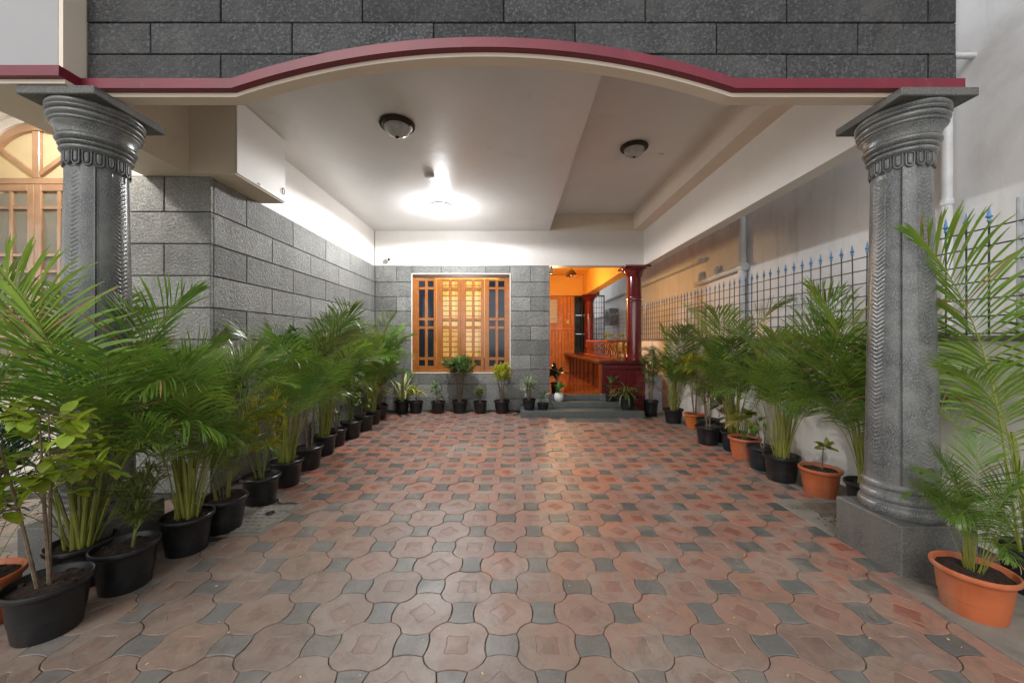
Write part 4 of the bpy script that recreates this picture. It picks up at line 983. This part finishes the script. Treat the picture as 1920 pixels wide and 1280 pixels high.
shrub('potted_sapling', -1.925, 3.57, 'bare twisting trunk sapling with a small leafy top against stone', 'leaf_mid', 1.22, .19, .16, 90, .06, .017, 2, seed=17, tw=.006)
palm(-2.0, 4.02, 'palm with fountain of yellow petioles midway along the left wall', 1.15, 21, 'pot_black', 18, ncane=12, bright=.2)
shrub('potted_shrub', -2.02, 4.36, 'low broad leaved plant in a small black pot midway along left wall', 'leaf_mid', .38, .10, .14, 40, .06, .02, 3, seed=19, r=.11, h=.19)
shrub('potted_shrub', -2.0, 4.70, 'upright pale leaved shrub on slim canes along the left wall', 'leaf_mid', .66, .13, .34, 150, .07, .021, 6, seed=20, barkm='green_stem', upw=.2)
shrub('potted_shrub', -1.99, 5.08, 'bushy pale green shrub in the third black pot before the corner', 'leaf_olive', .48, .14, .28, 170, .06, .019, 5, seed=22)
palm(-2.02, 5.46, 'tall palm with bright fan of fronds beside the stone corner', 1.15, 26, 'pot_black', 23, ncane=9, bright=.35)
shrub('potted_shrub', -2.06, 5.86, 'leafy green shrub half hidden below the corner palm', 'leaf_mid', .50, .13, .28, 140, .06, .018, 5, seed=25)
palm(-2.15, 6.02, 'palm in the stone corner leaning toward the wooden window', 1.1, 18, 'pot_black', 26, lean=(.12, 0), bright=.3)
# ---- row under the window
rosette('spider_plant', -1.83, 6.30, 'cream striped spider plant with long arching leaves left of the window', 'leaf_cream', 26, .62, .018, seed=30, droop=.9, up=.9, parts=True, r=.125)
shrub('potted_croton', -1.60, 6.30, 'low yellow leaved bush under the left window leaf', 'leaf_yellow', .36, .12, .14, 110, .07, .020, 4, seed=31, r=.12, h=.2)
shrub('potted_shrub', -1.23, 6.30, 'pale wispy plant in a black pot under the second window leaf', 'leaf_pale', .38, .11, .18, 260, .085, .007, 3, seed=32, r=.12, h=.2, narrow=True, cx=-.04)
shrub('potted_shrub', -.87, 6.31, 'tall vase shaped shrub with spreading green crown before the lit window', 'leaf_mid', .80, .25, .16, 900, .11, .009, 11, seed=33, narrow=True, upw=.9, tw=.004)
rosette('potted_dracaena', -.53, 6.30, 'small spiky dracaena between the tall shrub and yellow topknot plant', 'leaf_olive', 80, .16, .009, seed=34, stem=.24, droop=.3, up=.6, heads=4, r=.115, h=.2)
shrub('potted_croton', -.17, 6.31, 'yellow green topknot plant on bare pale stems right of the window', 'leaf_yellow', .66, .165, .17, 700, .09, .008, 6, seed=35, narrow=True, upw=.7, tw=.005, r=.135)
# ---- on the steps
rosette('potted_dracaena', .275, 6.08, 'spiky grey green plant in a black pot on the left of lowest step', 'leaf_pale', 110, .20, .009, seed=36, z=.101, stem=.26, droop=.4, up=.6, heads=5, r=.11, h=.17)
shrub('potted_aglaonema', .50, 6.10, 'small pale leaved plant in a dark low pot on the lowest step', 'leaf_pale', .22, .08, .07, 22, .11, .024, 3, 'pot_navy', 37, z=.101, r=.10, h=.10, barkm='green_stem', tw=.003)
shrub('potted_pothos', .79, 6.37, 'leafy plant in a round white pot on the second step', 'leaf_mid', .22, .09, .06, 24, .09, .028, 3, 'pot_white', 38, z=.186, r=.078, h=.145, barkm='green_stem', tw=.003)
shrub('potted_shrub', .80, 6.85, 'dark leafy plant standing inside the veranda behind the stone wall edge', 'leaf_dark', .36, .13, .17, 60, .12, .034, 4, seed=39, z=.271, r=.11, h=.18)
shrub('potted_ficus', 1.66, 6.38, 'upright glossy leaved plant in a dark pot before the maroon panel', 'leaf_mid', .27, .08, .13, 22, .13, .034, 2, 'pot_navy', 40, z=.186, r=.095, h=.11, barkm='green_stem', tw=.004)
rosette('potted_dracaena', 1.86, 6.09, 'arching strap leaved plant in a black pot at the right step end', 'leaf_olive', 60, .34, .011, seed=41, z=.101, stem=.10, droop=.7, up=.7, heads=3, r=.125, h=.19)
# ---- right row, farthest first
shrub('potted_shrub', 2.25, 6.13, 'upright feathery green shrub just right of the steps', 'leaf_mid', .76, .16, .34, 950, .085, .006, 8, seed=42, narrow=True, upw=.9, r=.125, h=.24)
palm(2.37, 5.55, 'slim palm on clustered canes beyond the terracotta pots on the right', 1.12, 22, 'pot_black', 43, ncane=12, r=.14)
shrub('potted_croton', 2.50, 5.18, 'yellow green topped croton in an orange pot at the far right', 'leaf_yellow', .86, .19, .16, 260, .11, .016, 5, 'pot_orange', 44, r=.135, upw=.6)
shrub('potted_shrub', 2.50, 4.83, 'olive bush on thin stems behind the front black pot at right', 'leaf_olive', .68, .18, .32, 420, .10, .007, 6, seed=45, narrow=True, r=.14)
shrub('potted_sapling', 2.29, 4.42, 'wispy fine leaved sapling in a black pot standing forward at right', 'leaf_olive', .62, .14, .30, 240, .09, .0055, 2, seed=46, narrow=True, r=.14, tw=.005)
shrub('potted_ficus', 2.52, 4.50, 'dark rubbery leaved plant in a small pot against the boundary wall', 'leaf_dark', .40, .11, .15, 22, .13, .036, 1, 'pot_navy', 47, tw=.007, r=.11)
palm(2.43, 4.15, 'tall leaning palm whose crown covers the fence midway on the right', 1.25, 26, 'pot_navy', 48, ncane=8, lean=(-.05, .03))
shrub('potted_pothos', 2.38, 3.87, 'lime leafy plant spilling over a terracotta pot in the right row', 'leaf_lime', .36, .13, .16, 80, .085, .03, 4, 'pot_terracotta', 49, barkm='green_stem', r=.15, h=.22)
shrub('potted_shrub', 2.36, 3.56, 'sparse small plant in a dark pot beside the big right palm', 'leaf_mid', .36, .10, .13, 26, .07, .02, 3, 'pot_navy', 50, r=.135)
palm(2.33, 3.27, 'big full palm with a broom of yellow canes in a black pot at right', 1.12, 24, 'pot_black', 51, ncane=14, spread=1.1, r=.14, h=.22)
shrub('potted_sapling', 2.42, 2.97, 'tiny yellow leaved seedling in a terracotta pot beside the right column', 'leaf_lime', .40, .10, .05, 14, .09, .026, 1, 'pot_terracotta', 53, tw=.004, r=.14, h=.21)
palm(2.50, 2.66, 'tall arching palm rising directly behind the right granite column', 1.18, 24, 'pot_navy', 54, ncane=12, spread=1.1)
palm(2.05, 1.68, 'short broad leaved palm in the nearest terracotta pot at right', .50, 22, 'pot_terracotta', 56, spread=1.3, ncane=3, r=.135, h=.20, bright=.1, name='potted_palm_seedling')
palm(2.50, 1.80, 'tall bright yellow green palm cut by the right photo edge', 1.36, 7, 'pot_navy', 57, 'palm_bright', spread=1.3, ncane=4)
# shrubs beyond the bench, outside the veranda
for i, (x, y) in enumerate(((2.45, 8.6), (2.5, 9.6))):
    shrub('potted_shrub', x, y, ('yellowish bush behind the bench near the first maroon column', 'yellowish bush behind the bench farther along the passage')[i], 'leaf_yellow', 1.15, .22, .35, 160, .09, .02, 5, seed=60+i)
